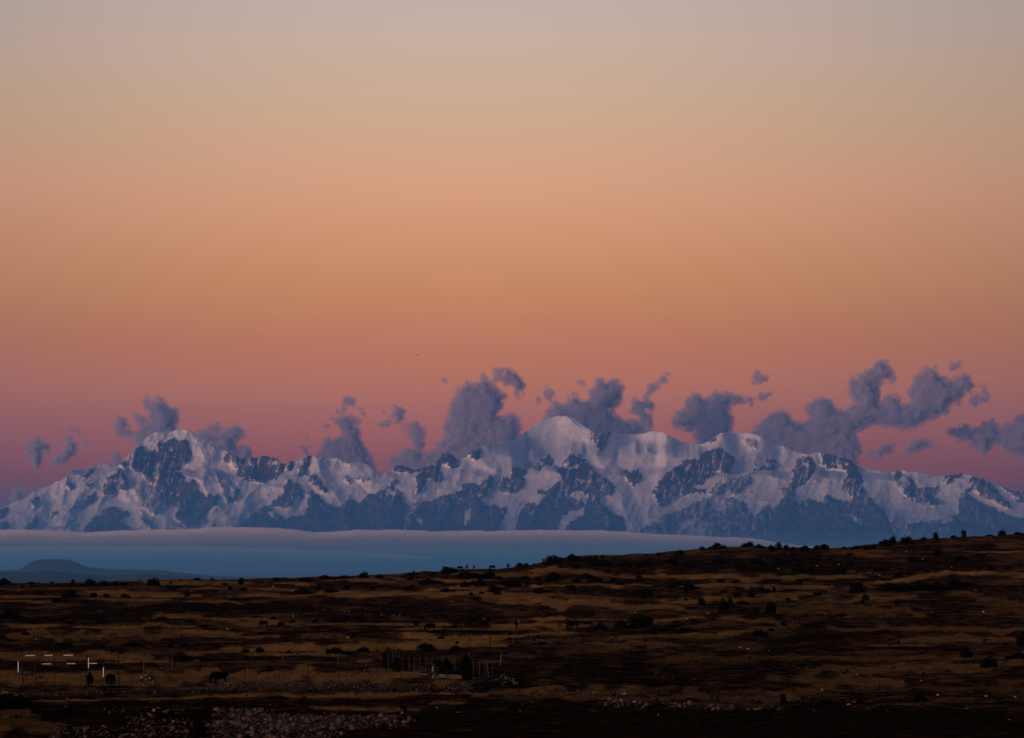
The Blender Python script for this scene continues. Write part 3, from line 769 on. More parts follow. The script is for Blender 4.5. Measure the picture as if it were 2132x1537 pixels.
# ------------------------------------------------------------------ clouds behind the range
CLOUDS = [
 ("ragged grey cloud with a notched top, lowest and leftmost over the left snowy slope", 0, [[(210,820),(240,760),(320,740),(350,770),(380,730),(405,800),(390,860),(350,850),(345,940),(300,1010),(260,990),(230,900)]]),
 ("small grey cloud leaning right beside the leftmost cloud", 0, [[(400,960),(400,910),(480,850),(520,780),(495,715),(560,720),(620,780),(620,830),(600,890),(560,935),(450,965)],[(570,680),(600,655),(650,685),(600,700)],[(640,720),(690,750),(700,800),(660,770)]]),
 ("faint low cloud touching the left end of the snowy range", 0, [[(90,1150),(180,1130),(200,1170),(240,1170),(170,1240),(60,1290)]]),
 ("torn grey cloud rising behind the rocky left summit", 0, [[(1135,440),(1190,385),(1195,430),(1240,430),(1300,395),(1325,460),(1370,490),(1450,530),(1430,600),(1420,680),(1300,760),(1180,760),(1080,850),(1060,760),(980,750),(900,690),(895,620),(960,570),(1020,580),(1035,660),(1075,700),(1110,640),(1060,580),(1060,530),(1150,560),(1190,620),(1185,520)],[(880,880),(940,820),(1010,870),(960,940),(900,930)]]),
 ("grey cloud with two humps on the right shoulder of the rocky left summit", 0, [[(1500,680),(1560,650),(1640,630),(1690,690),(1680,640),(1740,605),(1760,600),(1750,680),(1860,640),(1940,640),(1970,740),(1900,770),(1900,810),(2000,785),(2060,850),(2100,900),(2060,930),(1900,910),(1700,820),(1600,740)]]),
 ("tower shaped grey cloud with a round head between the left and middle peaks", 1, [[(705,430),(750,390),(800,430),(790,480),(735,490),(710,540),(800,580),(845,600),(790,640),(830,680),(870,780),(880,830),(940,870),(970,980),(900,980),(800,950),(700,930),(560,900),(470,880),(520,790),(560,740),(690,710),(670,650),(590,620),(590,580),(650,575),(640,520),(690,520),(690,470)],[(800,490),(850,500),(885,575),(850,550)],[(355,800),(440,790),(430,825),(370,830)],[(380,720),(430,730),(400,745)],[(535,635),(580,640),(560,660)]]),
 ("small grey cloud puff hanging above the low saddle", 1, [[(1080,465),(1110,490),(1160,485),(1195,570),(1170,620),(1110,635),(1090,560)],[(990,600),(1060,585),(1065,640),(1000,645)],[(1010,530),(1060,540),(1030,550)]]),
 ("largest rounded blue grey cloud with a tall domed head, left of the highest snow dome", 1, [[(1170,640),(1250,600),(1320,630),(1360,700),(1350,780),(1330,860),(1420,820),(1440,780),(1500,740),(1520,700),(1500,650),(1530,550),(1560,450),(1590,380),(1640,310),(1700,285),(1770,300),(1790,230),(1820,205),(1860,280),(1920,320),(1990,400),(1970,500),(1950,560),(2048,535),(2110,570),(2130,640),(2100,720),(2040,790),(1830,850),(1600,930),(1450,990),(1300,1010),(1100,980),(1040,890),(1130,870),(1180,820),(1240,810),(1220,740),(1180,690)]]),
 ("thin curling purple cloud wisp beside the head of the largest cloud", 1, [[(1885,200),(1940,190),(1970,235),(1960,160),(2048,195),(2110,240),(2150,300),(2140,400),(2098,440),(2070,380),(2040,310),(1980,300),(1900,285)],[(1480,290),(1540,285),(1520,300)]]),
 ("broad grey cloud with a flat block head behind the highest snow dome", 2, [[(110,660),(120,620),(200,560),(300,490),(320,440),(240,380),(260,330),(310,345),(340,400),(370,450),(440,470),(450,410),(500,375),(550,420),(600,420),(640,340),(655,270),(700,260),(740,275),(860,270),(890,340),(900,430),(860,460),(810,510),(840,560),(920,590),(1010,590),(1120,560),(1120,640),(1030,650),(1000,720),(800,730),(700,730),(560,650),(440,590),(300,600),(180,660)],[(190,400),(230,400),(210,490)],[(510,290),(580,280),(590,310),(530,305)]]),
 ("slanting grey cloud streak rising to a small dark tip right of the snow dome", 2, [[(930,520),(940,450),(970,415),(1030,430),(1060,370),(1080,310),(1150,300),(1190,270),(1210,215),(1255,220),(1240,280),(1190,310),(1170,370),(1090,420),(1140,440),(1155,500),(1080,520),(1130,570),(1110,630),(1020,620),(990,560)]]),
 ("wide grey cloud with ragged right arm over the right snowfield", 2, [[(1280,590),(1310,530),(1370,490),(1400,440),(1450,380),(1520,390),(1560,420),(1610,365),(1740,375),(1850,400),(1960,410),(2040,375),(2060,400),(1930,460),(1850,470),(1740,480),(1770,560),(1760,640),(1690,680),(1640,760),(1540,810),(1460,800),(1445,680),(1350,690),(1290,640)],[(1920,300),(1950,210),(2040,250),(2030,290),(1970,300)],[(2050,370),(2090,370),(2060,420)]]),
 ("long blue grey cloud mass with two pink heads over the right end of the range", 3, [[(-330,800),(-280,720),(-190,650),(-60,600),(0,540),(50,515),(150,525),(200,580),(270,615),(320,580),(310,480),(380,420),(420,405),(520,420),(540,490),(620,520),(680,450),(640,370),(620,320),(650,270),(700,230),(820,190),(870,110),(930,110),(970,150),(1010,200),(1030,280),(950,290),(880,330),(890,440),(930,450),(920,410),(990,380),(1060,410),(1070,450),(1110,450),(1120,380),(1150,300),(1180,250),(1260,180),(1340,160),(1390,240),(1470,270),(1500,230),(1600,205),(1640,310),(1610,390),(1560,400),(1540,460),(1460,480),(1450,550),(1360,570),(1280,600),(1200,680),(1000,670),(850,640),(730,680),(700,700),(740,780),(740,900),(690,950),(560,920),(400,880),(240,890),(100,830),(0,800)],[(1440,190),(1470,110),(1530,120),(1550,180),(1500,205)],[(1600,470),(1640,400),(1700,390),(1690,300),(1740,310),(1770,420),(1680,480),(1640,490)]]),
 ("low flat cloud patch just under the long cloud mass, nearer the snow", 3, [[(770,880),(830,850),(930,780),(1010,770),(1020,830),(950,880),(850,920)]]),
 ("low dark spindle shaped cloud between the long cloud mass and the cloud at the edge", 3, [[(1060,890),(1080,830),(1180,740),(1270,740),(1380,800),(1200,850),(1100,895)]]),
 ("dark broken cloud running off the right edge above the last snowy ridge", 3, [[(1430,660),(1580,640),(1710,650),(1730,600),(1800,590),(1840,650),(1950,620),(1980,570),(2048,545),(2200,540),(2400,600),(2400,820),(2200,900),(2048,910),(1930,870),(1840,800),(1780,810),(1740,900),(1660,860),(1620,780),(1540,770),(1430,700)]]),
]
m_core = material("cloud_body", (0.21, 0.19, 0.22), 1.0, spec=0.0)
m_cl = volume_mat("cloud_vapour", (0.78, 0.67, 0.74), 0.014, 'density')


def cloud_nodes(name, Rm, lo, hi, res, seed, core=False):
    lo_t, hi_t = (.30, .34) if core else (.10, 1.10)
    g = bpy.data.node_groups.new(name, 'GeometryNodeTree')
    g.interface.new_socket('Geometry', in_out='INPUT', socket_type='NodeSocketGeometry')
    g.interface.new_socket('Geometry', in_out='OUTPUT', socket_type='NodeSocketGeometry')
    gi = g.nodes.new('NodeGroupInput'); go = g.nodes.new('NodeGroupOutput')
    L = g.links.new
    pos = g.nodes.new('GeometryNodeInputPosition')

    def noise(scale, det, off, rough=.55):
        ad = g.nodes.new('ShaderNodeVectorMath'); ad.operation = 'ADD'; ad.inputs[1].default_value = off
        L(pos.outputs[0], ad.inputs[0])
        n = g.nodes.new('ShaderNodeTexNoise')
        n.inputs['Scale'].default_value = scale; n.inputs['Detail'].default_value = det; n.inputs['Roughness'].default_value = rough
        L(ad.outputs[0], n.inputs['Vector'])
        return n
    n1 = noise(1 / 330.0, 3, (seed * 917.0, 0, 0))
    sb = g.nodes.new('ShaderNodeVectorMath'); sb.operation = 'SUBTRACT'; sb.inputs[1].default_value = (.5, .5, .5)
    L(n1.outputs['Color'], sb.inputs[0])
    sc = g.nodes.new('ShaderNodeVectorMath'); sc.operation = 'SCALE'; sc.inputs['Scale'].default_value = 240.0
    L(sb.outputs[0], sc.inputs[0])
    ad = g.nodes.new('ShaderNodeVectorMath'); ad.operation = 'ADD'
    L(pos.outputs[0], ad.inputs[0]); L(sc.outputs[0], ad.inputs[1])
    pr = g.nodes.new('GeometryNodeProximity'); pr.target_element = 'POINTS'
    L(gi.outputs[0], pr.inputs[0])
    L(ad.outputs[0], pr.inputs['Sample Position'] if 'Sample Position' in pr.inputs else pr.inputs[2])
    v = g.nodes.new('ShaderNodeMath'); v.operation = 'MULTIPLY_ADD'; v.inputs[1].default_value = -1 / Rm; v.inputs[2].default_value = 1.0
    L(pr.outputs['Distance'], v.inputs[0])
    n2 = noise(1 / 230.0, 7, (0, seed * 533.0, 0), .60)
    m = g.nodes.new('ShaderNodeMath'); m.operation = 'MULTIPLY_ADD'; m.inputs[1].default_value = .5 if core else 2.7; m.inputs[2].default_value = -.25 if core else -1.35
    L(n2.outputs[0], m.inputs[0])
    a = g.nodes.new('ShaderNodeMath'); a.operation = 'ADD'
    L(v.outputs[0], a.inputs[0]); L(m.outputs[0], a.inputs[1])
    mr = g.nodes.new('ShaderNodeMapRange'); mr.interpolation_type = 'SMOOTHSTEP'
    mr.inputs['From Min'].default_value = lo_t; mr.inputs['From Max'].default_value = hi_t
    L(a.outputs[0], mr.inputs['Value'])
    vc = g.nodes.new('GeometryNodeVolumeCube')
    vc.inputs['Min'].default_value = lo; vc.inputs['Max'].default_value = hi
    for k, r_ in zip('XYZ', res):
        vc.inputs['Resolution ' + k].default_value = r_
    L(mr.outputs[0], vc.inputs['Density'])
    sm = g.nodes.new('GeometryNodeSetMaterial'); sm.inputs['Material'].default_value = m_cl
    if core:
        vt = g.nodes.new('GeometryNodeVolumeToMesh'); vt.inputs['Threshold'].default_value = .5
        L(vc.outputs[0], vt.inputs[0])
        L(vt.outputs[0], go.inputs[0])
    else:
        L(vc.outputs[0], sm.inputs[0]); L(sm.outputs[0], go.inputs[0])
    return g


def build_cloud(i, label, tile, polys):
    D = 104000.0 + 1500 * ((i * 5) % 7 - 3)
    m_px = D / FP
    step = 5.0
    pts = []
    inner = []
    for poly in polys:
        P = np.array(T(tile, poly))
        near = np.interp(P[:, 0], SKX, SKY_) - P[:, 1] < 16
        P[near, 1] += 24          # tuck the cloud's foot behind the ridge
        x0, y0 = P.min(0); x1, y1 = P.max(0)
        gx, gy = np.meshgrid(np.arange(x0, x1 + 1, step), np.arange(y0, y1 + 1, step))
        gx = gx.ravel() + RNG.uniform(-1.5, 1.5, gx.size); gy = gy.ravel() + RNG.uniform(-1.5, 1.5, gx.size)
        d = inpoly(gx, gy, P)
        k = d > 1.0
        if k.sum() < 2:
            gx = np.array([P[:, 0].mean()]); gy = np.array([P[:, 1].mean()]); d = np.array([1.5]); k = d > 0
        deep = max(5.5, min(13.0, .5 * float(d.max())))
        for a, b, dd in zip(gx[k], gy[k], d[k]):
            half = min(dd, 26) * 1.1
            nl = max(1, int(round(half * 2 / 8)))
            for q in range(nl):
                off = ((q + .5) / nl * 2 - 1) * half if nl > 1 else 0
                pts.append(pt(a, b, D) + np.array([0, (off + random.uniform(-1, 1)) * m_px, 0]))
                inner.append(dd > deep and abs(off) < half - 6)
    pts = np.array(pts)
    c = pts.mean(0)
    loc = pts - c
    Rm = step * m_px * 1.7
    pad = Rm * 1.6
    lo, hi = loc.min(0) - pad, loc.max(0) + pad
    vox = np.array([m_px * 1.7, m_px * 4.0, m_px * 1.7])
    res = [int(max(8, min(400, r))) for r in (hi - lo) / vox]
    me = bpy.data.meshes.new("cloud_points")
    me.from_pydata([tuple(p) for p in loc], [], [])
    inner = np.array(inner)
    if inner.sum() < 3:
        inner[np.argsort(np.linalg.norm(loc[:, [0, 2]], axis=1))[:3]] = True
    mi = bpy.data.meshes.new("cloud_points")
    mi.from_pydata([tuple(p) for p in loc[inner]], [], [])
    tmp = link("cloud_points", mi)
    md = tmp.modifiers.new("core", 'NODES')
    md.node_group = cloud_nodes("cloud_core", Rm, tuple(lo), tuple(hi), [max(8, int(r * .6)) for r in res], i + 1, True)
    dg = bpy.context.evaluated_depsgraph_get()
    core = bpy.data.meshes.new_from_object(tmp.evaluated_get(dg))
    bpy.data.objects.remove(tmp)
    core.name = "cloud"
    bm = bmesh.new(); bm.from_mesh(core)       # keep the main body only
    left, best = set(bm.verts), []
    while left:
        st = [left.pop()]; isl = list(st)
        while st:
            for e_ in st.pop().link_edges:
                for v_ in e_.verts:
                    if v_ in left:
                        left.discard(v_); st.append(v_); isl.append(v_)
        if len(isl) > len(best):
            best = isl
    keep = set(best)
    bmesh.ops.delete(bm, geom=[v_ for v_ in bm.verts if v_ not in keep], context='VERTS')
    bm.to_mesh(core); bm.free()
    core.materials.clear(); core.materials.append(m_core)
    if len(core.polygons):
        core.polygons.foreach_set('use_smooth', np.ones(len(core.polygons), bool))
    o = link("cloud", core, loc=tuple(c))
    me.name = "vapour"
    me.materials.append(m_cl)
    vp = link("vapour", me, parent=o)
    md = vp.modifiers.new("vapour", 'NODES')
    md.node_group = cloud_nodes("cloud_vapour", Rm, tuple(lo), tuple(hi), res, i + 1)
    vp['kind'] = 'stuff'
    tag(o, label, "cloud", "clouds rising behind the snowy range")


for i, (lab, tile, polys) in enumerate(CLOUDS):
    build_cloud(i, lab, tile, polys)


# ================================================================== OBJECTS ON THE LAND
m_straw = material("dry_ichu_grass", (0.062, 0.041, 0.012), 1.0, noise=(0.15, (0.125, 0.078, 0.024), .35, .7), spec=0.0)
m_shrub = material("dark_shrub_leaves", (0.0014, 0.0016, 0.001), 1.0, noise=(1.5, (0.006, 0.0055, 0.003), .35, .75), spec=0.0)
m_twig = material("shrub_wood", (0.035, 0.024, 0.016), 1.0, spec=0.0)
m_stone = material("fieldstone", (0.020, 0.015, 0.014), 0.95, noise=(1.2, (0.095, 0.072, 0.068), .35, .7), bump=(6.0, .04))
m_stone_dark = material("lichened_stone", (0.010, 0.008, 0.007), 0.95, noise=(0.9, (0.024, 0.019, 0.018), .45, .80), bump=(6.0, .04))
m_rubble = material("rubble_stone", (0.009, 0.007, 0.0065), 0.95, noise=(0.8, (0.055, 0.042, 0.039), .38, .72), bump=(6.0, .04))
m_pale = material("pale_stone", (0.10, 0.085, 0.08), 0.95, noise=(2.0, (0.22, 0.19, 0.18), .35, .7))
m_post = material("weathered_post", (0.005, 0.004, 0.003), 0.95, noise=(4.0, (0.012, 0.009, 0.007), .3, .7), spec=.05)
m_palepost = material("bleached_post", (0.045, 0.033, 0.026), 0.95, noise=(4.0, (0.09, 0.068, 0.056), .3, .7), spec=.05)
m_wire = material("rusty_wire", (0.03, 0.022, 0.018), 0.8)
m_white = material("white_paint", (0.40, 0.40, 0.42), 0.7, noise=(5.0, (0.55, 0.56, 0.58), .3, .7))
m_blackpaint = material("black_paint", (0.012, 0.010, 0.010), 0.8)
m_conc = material("grey_concrete", (0.028, 0.023, 0.024), 0.95, noise=(1.5, (0.05, 0.041, 0.041), .3, .7), bump=(5.0, .02))
m_cow = material("black_hide", (0.0008, 0.0008, 0.0008), 1.0, noise=(3.0, (0.0018, 0.0015, 0.0014), .3, .7), spec=0.0)
m_bird = material("dark_plumage", (0.02, 0.016, 0.015), 0.9)


def straw_tufts():
    n = 230000
    px = RNG.uniform(-140, 2272, n)
    D = RNG.uniform(0, 1, n)
    yl = 1545 + (1212 - 1545) * D
    D = np.interp(-yl, -DP_Y, DP_D)
    py = ground_row(px, D)
    s, dk = ground_cover(px, py)
    keep = (RNG.uniform(0, 1, n) < np.clip(s * 1.3 - .42, .002, 1)) & (py < 1500)
    px, D, s = px[keep], D[keep], s[keep]
    px = np.concatenate([px, RNG.uniform(-140, 2272, 5200)])
    D = np.concatenate([D, 900 - RNG.uniform(0, 1, 5200) ** 2 * 30])
    s = np.concatenate([s, np.full(5200, .7)])
    n = len(px)
    x = (px - CX) / FP * D
    z = ground_z(px, D)
    base = np.stack([x, D, z - .04], -1)
    h = (0.09 + 0.26 * RNG.uniform(0, 1, n) ** 2) * (.55 + .6 * s) * np.clip(D / 420, .6, 1.25)
    V, F = [], []
    nb = 4
    for b in range(nb):
        a = RNG.uniform(0, 2 * np.pi, n)
        wd = .018 + .03 * RNG.uniform(0, 1, n)
        r = .16 * RNG.uniform(0, 1, n)
        cx, sy = np.cos(a), np.sin(a)
        p0 = base + np.stack([cx * r - sy * wd, sy * r + cx * wd, 0 * r], -1)
        p1 = base + np.stack([cx * r + sy * wd, sy * r - cx * wd, 0 * r], -1)
        ln = h * RNG.uniform(.6, 1.1, n)
        lean = RNG.uniform(.15, .55, n) * ln
        p2 = base + np.stack([cx * (r + lean), sy * (r + lean), ln], -1)
        V.append(np.stack([p0, p1, p2], 1).reshape(-1, 3))
    V = np.concatenate(V)
    F = np.arange(len(V)).reshape(-1, 3)
    tag(link("dry_grass", mesh_np("dry_grass", V, F, m_straw)), "tufts of dry straw coloured grass over the terraced plain", kind='stuff')


straw_tufts()


# ------------------------------------------------------------------ shrubs
def shrub_variant(k, shape):
    """unit shrub: width 1, height 1; a domed crown of small leaf clumps, ragged outline, with gaps; twigs as a child"""
    rnd = random.Random(100 + k)
    V, F = [], []

    def leaf(c, s):
        a, b, g = rnd.uniform(0, 6.28), rnd.uniform(-1.2, 1.2), rnd.uniform(0, 6.28)
        M = Euler((a, b, g)).to_matrix()
        i = len(V)
        for q in ((-s, -s * .6, 0), (s, -s * .5, s * .2), (s * .8, s * .6, 0), (-s * .7, s * .6, -s * .2)):
            p = M @ Vector(q)
            V.append((c[0] + p.x, c[1] + p.y, max(-.03, c[2] + p.z)))
        F.append((i, i + 1, i + 2, i + 3))
    lobes = []
    nl = rnd.randint(4, 7)
    for j in range(nl):
        a = 6.283 * j / nl + rnd.uniform(-.4, .4)
        r = rnd.uniform(.1, .3)
        hh = {'dome': rnd.uniform(.25, .62), 'tall': rnd.uniform(.3, .8), 'flat': rnd.uniform(.2, .5)}[shape]
        lobes.append((math.cos(a) * r, math.sin(a) * r, hh, rnd.uniform(.17, .3)))
    lobes.append((rnd.uniform(-.1, .1), 0, .66, .26))
    lobes.append((0, 0, .3, .42))
    lobes += [(-.24, 0, .14, .24), (.24, .05, .14, .24), (rnd.uniform(-.3, .3), .2, .12, .2)]
    for x, y, z, r in lobes:
        for _ in range(64):
            d = Vector((rnd.gauss(0, 1), rnd.gauss(0, 1), rnd.gauss(0, 1))).normalized() * r * rnd.uniform(.55, 1.12)
            c = (x + d.x, y + d.y, z + d.z * 1.0)
            if c[2] < 0:
                c = (c[0], c[1], -c[2] * .4)
            leaf(c, rnd.uniform(.035, .085))
    for _ in range(rnd.randint(6, 12)):        # shoots that break the outline
        a, r = rnd.uniform(0, 6.28), rnd.uniform(0, .34)
        x, y = math.cos(a) * r, math.sin(a) * r
        top = rnd.uniform(.85, 1.12) - r * .9
        for q in range(4):
            leaf((x + rnd.uniform(-.03, .03), y, top - q * .06), .03)
    me = bpy.data.meshes.new("shrub")
    me.from_pydata(V, [], F)
    me.materials.append(m_shrub)
    bm = bmesh.new()
    for _ in range(7):
        a = rnd.uniform(0, 6.28)
        p0 = Vector((0, 0, -.05)); p1 = Vector((math.cos(a) * .22, math.sin(a) * .22, rnd.uniform(.4, .7)))
        d = (p1 - p0).normalized(); u = d.orthogonal().normalized(); w = d.cross(u)
        r0 = [bm.verts.new(p0 + (u * math.cos(q) + w * math.sin(q)) * .025) for q in (0, 2.1, 4.2)]
        r1 = [bm.verts.new(p1 + (u * math.cos(q) + w * math.sin(q)) * .008) for q in (0, 2.1, 4.2)]
        for q in range(3):
            bm.faces.new((r0[q], r0[(q + 1) % 3], r1[(q + 1) % 3], r1[q]))
    tw = bpy.data.meshes.new("twigs"); bm.to_mesh(tw); bm.free(); tw.materials.append(m_twig)
    return me, tw


VAR = {s: [shrub_variant(i + 10 * j, s) for i in range(5)] for j, s in enumerate(('dome', 'tall', 'flat'))}
ORD = ["first", "second", "third", "fourth", "fifth", "sixth", "seventh", "eighth", "ninth", "tenth", "eleventh", "twelfth",
       "thirteenth", "fourteenth", "fifteenth", "sixteenth", "seventeenth", "eighteenth", "nineteenth", "twentieth"]

# zone: (description of where, list of (px centre, base row, width px, height px))
SHRUBS = [
 ("on the far left skyline", [(10,1221,27,14),(66,1217,22,6),(110,1217,9,5),(153,1219,10,9),(188,1220,22,15),(218,1221,22,12),(240,1219,18,9),(259,1220,17,7),(292,1213,10,3),(320,1222,30,15),(356,1217,8,4),(378,1214,10,4)]),
 ("on the skyline under the tower shaped cloud", [(412,1213,16,5),(443,1213,10,4),(503,1218,14,14),(513,1212,6,4),(575,1211,18,6),(600,1212,12,5),(637,1216,34,9),(676,1206,24,7),(695,1206,12,5),(720,1206,38,8),(758,1208,22,13),(790,1207,18,7)]),
 ("just under the far left skyline", [(40,1238,14,6),(85,1237,14,8),(48,1226,9,5),(120,1256,22,10),(150,1248,34,18),(197,1246,16,12),(222,1243,15,8),(262,1248,22,9),(358,1232,18,9),(372,1228,18,7),(391,1247,14,10),(20,1290,36,22)]),
 ("in the dark strips above the football goals", [(215,1304,30,11),(62,1296,30,8),(150,1300,20,6),(395,1300,22,6),(340,1295,26,6),(55,1325,18,8),(8,1333,14,7),(145,1349,18,11),(280,1347,48,11),(357,1346,12,7),(215,1352,16,8)]),
 ("on the slope under the tower shaped cloud", [(480,1232,12,10),(470,1222,12,6),(508,1233,16,8),(630,1236,36,13),(663,1230,12,15),(690,1235,32,9),(722,1231,18,9),(777,1232,12,7),(490,1252,26,6),(512,1251,12,5),(755,1219,8,5),(765,1228,10,6)]),
 ("in the ploughed ground by the two grazing cows", [(536,1291,24,6),(570,1293,18,6),(610,1298,12,8),(657,1296,14,6),(700,1296,30,6),(723,1291,12,10),(751,1300,20,16),(790,1298,20,7),(425,1305,22,6)]),
 ("on the straw strip above the pitch", [(378,1379,50,15),(455,1347,20,7),(512,1361,18,9),(543,1361,20,11),(603,1360,10,7),(514,1373,13,9),(431,1378,26,10),(699,1363,40,14),(757,1358,32,12),(562,1395,18,12),(550,1395,8,5),(735,1332,16,5)]),
 ("on the skyline left of the crest cattle", [(855,1203,24,9),(840,1206,16,6),(862,1196,5,4),(866,1199,18,6),(897,1200,8,6),(905,1198,10,6),(930,1197,26,15),(943,1195,26,13),(893,1218,38,13),(915,1216,18,7)]),
 ("just below the crest cattle", [(967,1203,30,12),(990,1207,30,12),(1010,1208,34,12),(1020,1204,24,16),(1040,1208,18,8),(968,1225,20,12),(985,1222,14,8),(1000,1223,26,12),(1000,1212,10,8),(1055,1220,24,10),(1068,1226,34,14),(1098,1221,16,9)]),
 ("further down the slope below the crest cattle", [(1052,1220,14,10),(1092,1210,26,9),(1120,1208,14,8),(1150,1212,28,16),(1125,1238,32,11),(1028,1237,24,14),(1035,1244,16,12),(1003,1240,12,6),(981,1243,10,7),(928,1235,24,9),(943,1235,16,6),(855,1213,18,8),(858,1226,12,5),(777,1230,12,6)]),
 ("on the skyline right of the crest cattle", [(1082,1183,20,9),(1096,1180,12,7),(1112,1181,10,6),(1150,1176,40,18),(1192,1171,24,16),(1205,1172,14,10),(1240,1172,14,12),(1228,1171,16,10),(1255,1166,10,6)]),
 ("on the lower half of the right ridge skyline", [(1345,1158,12,5),(1372,1158,14,7),(1414,1156,22,10),(1462,1148,14,8),(1482,1146,20,7),(1492,1146,22,14),(1508,1145,12,8),(1550,1141,18,8),(1560,1139,18,10),(1580,1144,20,8),(1606,1146,16,11),(1621,1146,14,16),(1636,1147,14,12),(1650,1148,12,9)]),
 ("on the upper half of the right ridge skyline", [(1674,1149,20,12),(1700,1148,16,10),(1716,1148,20,12),(1757,1147,16,6),(1781,1147,22,8),(1803,1146,14,8),(1818,1146,14,10),(1843,1140,30,13),(1858,1136,14,14),(1880,1136,12,12),(1890,1136,22,16),(1922,1128,16,6),(1947,1127,12,14),(1985,1124,14,6),(2006,1123,12,15),(2060,1119,20,5),(2085,1119,18,13),(2118,1116,20,7)]),
 ("on the dark slope under the right ridge", [(1255,1180,40,14),(1300,1182,30,10),(1340,1180,28,9),(1400,1178,30,11),(1440,1184,26,8),(1500,1176,34,12),(1540,1185,28,10),(1575,1178,30,12),(1620,1180,24,14),(1660,1192,26,18),(1700,1170,22,8),(1745,1195,30,16),(1770,1160,22,6),(1830,1190,28,9),(1868,1205,20,8),(1900,1170,26,10),(1950,1160,22,14),(2000,1170,26,10),(2040,1160,22,8),(2060,1190,18,10)]),
 ("on the grass below the right ridge's foot", [(1153,1207,30,13),(1200,1216,20,9),(1221,1207,24,13),(1240,1216,34,13),(1277,1214,14,9),(1331,1214,19,14),(1282,1200,22,4),(1192,1232,18,12),(1124,1221,12,6),(1292,1223,18,8),(1263,1191,12,6),(1200,1185,14,6),(1345,1240,30,14),(1360,1233,14,6)]),
 ("round the large upright shrub of the right slope", [(1400,1225,20,9),(1416,1219,16,8),(1434,1229,26,16),(1450,1228,16,6),(1340,1246,16,6),(1372,1245,12,6),(1428,1249,12,6),(1500,1219,18,8),(1530,1217,18,6),(1460,1263,16,15),(1505,1278,20,28),(1520,1261,12,16),(1532,1243,13,9),(1563,1243,16,10),(1505,1235,16,6),(1545,1260,30,8)]),
 ("beside the pinkish scree on the right slope", [(1564,1234,9,10),(1585,1235,18,11),(1598,1235,10,7),(1610,1234,8,11),(1604,1279,24,26),(1575,1285,10,14),(1663,1223,12,13),(1786,1240,36,22),(1800,1250,16,14),(1700,1245,20,6),(1795,1260,10,8),(1866,1259,13,9),(1640,1253,12,7),(1630,1302,16,10)]),
 ("in the hedge under the brightest grass", [(1850,1232,44,16),(1880,1236,46,18),(1915,1230,40,16),(1950,1228,34,14),(1985,1223,34,20),(2010,1220,24,10),(1750,1285,30,8)]),
 ("on the slope right of the far fence posts", [(1226,1304,17,8),(1248,1317,22,17),(1260,1313,8,8),(1292,1308,29,17),(1325,1307,34,16),(1345,1303,30,20),(1350,1324,40,8),(1385,1318,44,8),(1430,1317,40,8),(1580,1325,36,15),(1605,1317,14,6),(1400,1310,40,7)]),
 ("on the dim slope above the stone row", [(1362,1432,20,13),(1420,1432,12,11),(1629,1462,14,22),(1716,1468,34,15),(1788,1459,16,9),(1913,1455,28,18),(1869,1337,8,6),(2046,1336,6,7),(2010,1368,26,18),(2055,1392,40,22),(2096,1373,14,9),(2090,1342,16,6),(1714,1402,8,7),(1640,1412,10,5),(1920,1409,6,6)]),
 ("at the right edge of the slope", [(2125,1345,24,28),(2118,1372,34,14)]),
 ("behind the stakes of the corral", [(808,1393,24,41),(826,1398,18,28),(842,1396,18,24),(858,1384,16,18),(879,1384,18,14),(885,1357,34,15),(896,1362,22,16),(948,1360,20,12),(930,1410,22,34),(908,1408,22,30),(970,1416,26,46),(950,1414,16,16),(985,1410,16,14)]),
 ("on the straw strip above the corral", [(919,1334,16,7),(952,1342,8,7),(1060,1338,13,7),(947,1313,8,10),(1125,1348,22,7),(873,1300,8,5),(1104,1298,10,5)]),
 ("in the dark foreground beside the stone heaps", [(20,1476,70,30),(55,1474,40,18),(78,1489,20,12),(108,1500,46,22),(150,1490,36,14),(355,1494,34,14),(415,1536,40,34),(430,1500,36,24),(230,1452,26,8)]),
]


def near_word(w, h, D):
    wm, hm = w / ppm(D), h / ppm(D)
    size = "tiny" if wm < 1.1 else "small" if wm < 1.9 else "medium" if wm < 3.2 else "large"
    shape = "upright" if h > .95 * w else "spreading" if h < .42 * w else "rounded"
    return size, shape


def build_shrubs():
    cnt = 0
    for where, lst in SHRUBS:
        lst = sorted(lst)
        for k, (px, py, w, h) in enumerate(lst):
            jr = random.Random(px * 31 + py)
            yc = float(np.interp(px, CREST[:, 0], CREST[:, 1]))
            D = 899.0 - jr.uniform(0, 4) if py <= yc + 2.5 else ground_D(px, py)
            g = Vector(((px - CX) / FP * D, D, float(ground_z(np.array([float(px)]), np.array([D]))[0])))
            sc = 1.12 / ppm(D)
            shape = 'tall' if h > 1.15 * w else 'flat' if h < .45 * w else 'dome'
            leaves, tw = jr.choice(VAR[shape])
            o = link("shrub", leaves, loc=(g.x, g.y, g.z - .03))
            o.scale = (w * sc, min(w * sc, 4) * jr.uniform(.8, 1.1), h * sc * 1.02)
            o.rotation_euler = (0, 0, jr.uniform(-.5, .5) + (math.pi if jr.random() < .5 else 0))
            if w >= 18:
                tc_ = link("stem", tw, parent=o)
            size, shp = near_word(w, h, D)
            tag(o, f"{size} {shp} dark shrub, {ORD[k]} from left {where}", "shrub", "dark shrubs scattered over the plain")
            cnt += 1
    return cnt


N_SHRUB = build_shrubs()


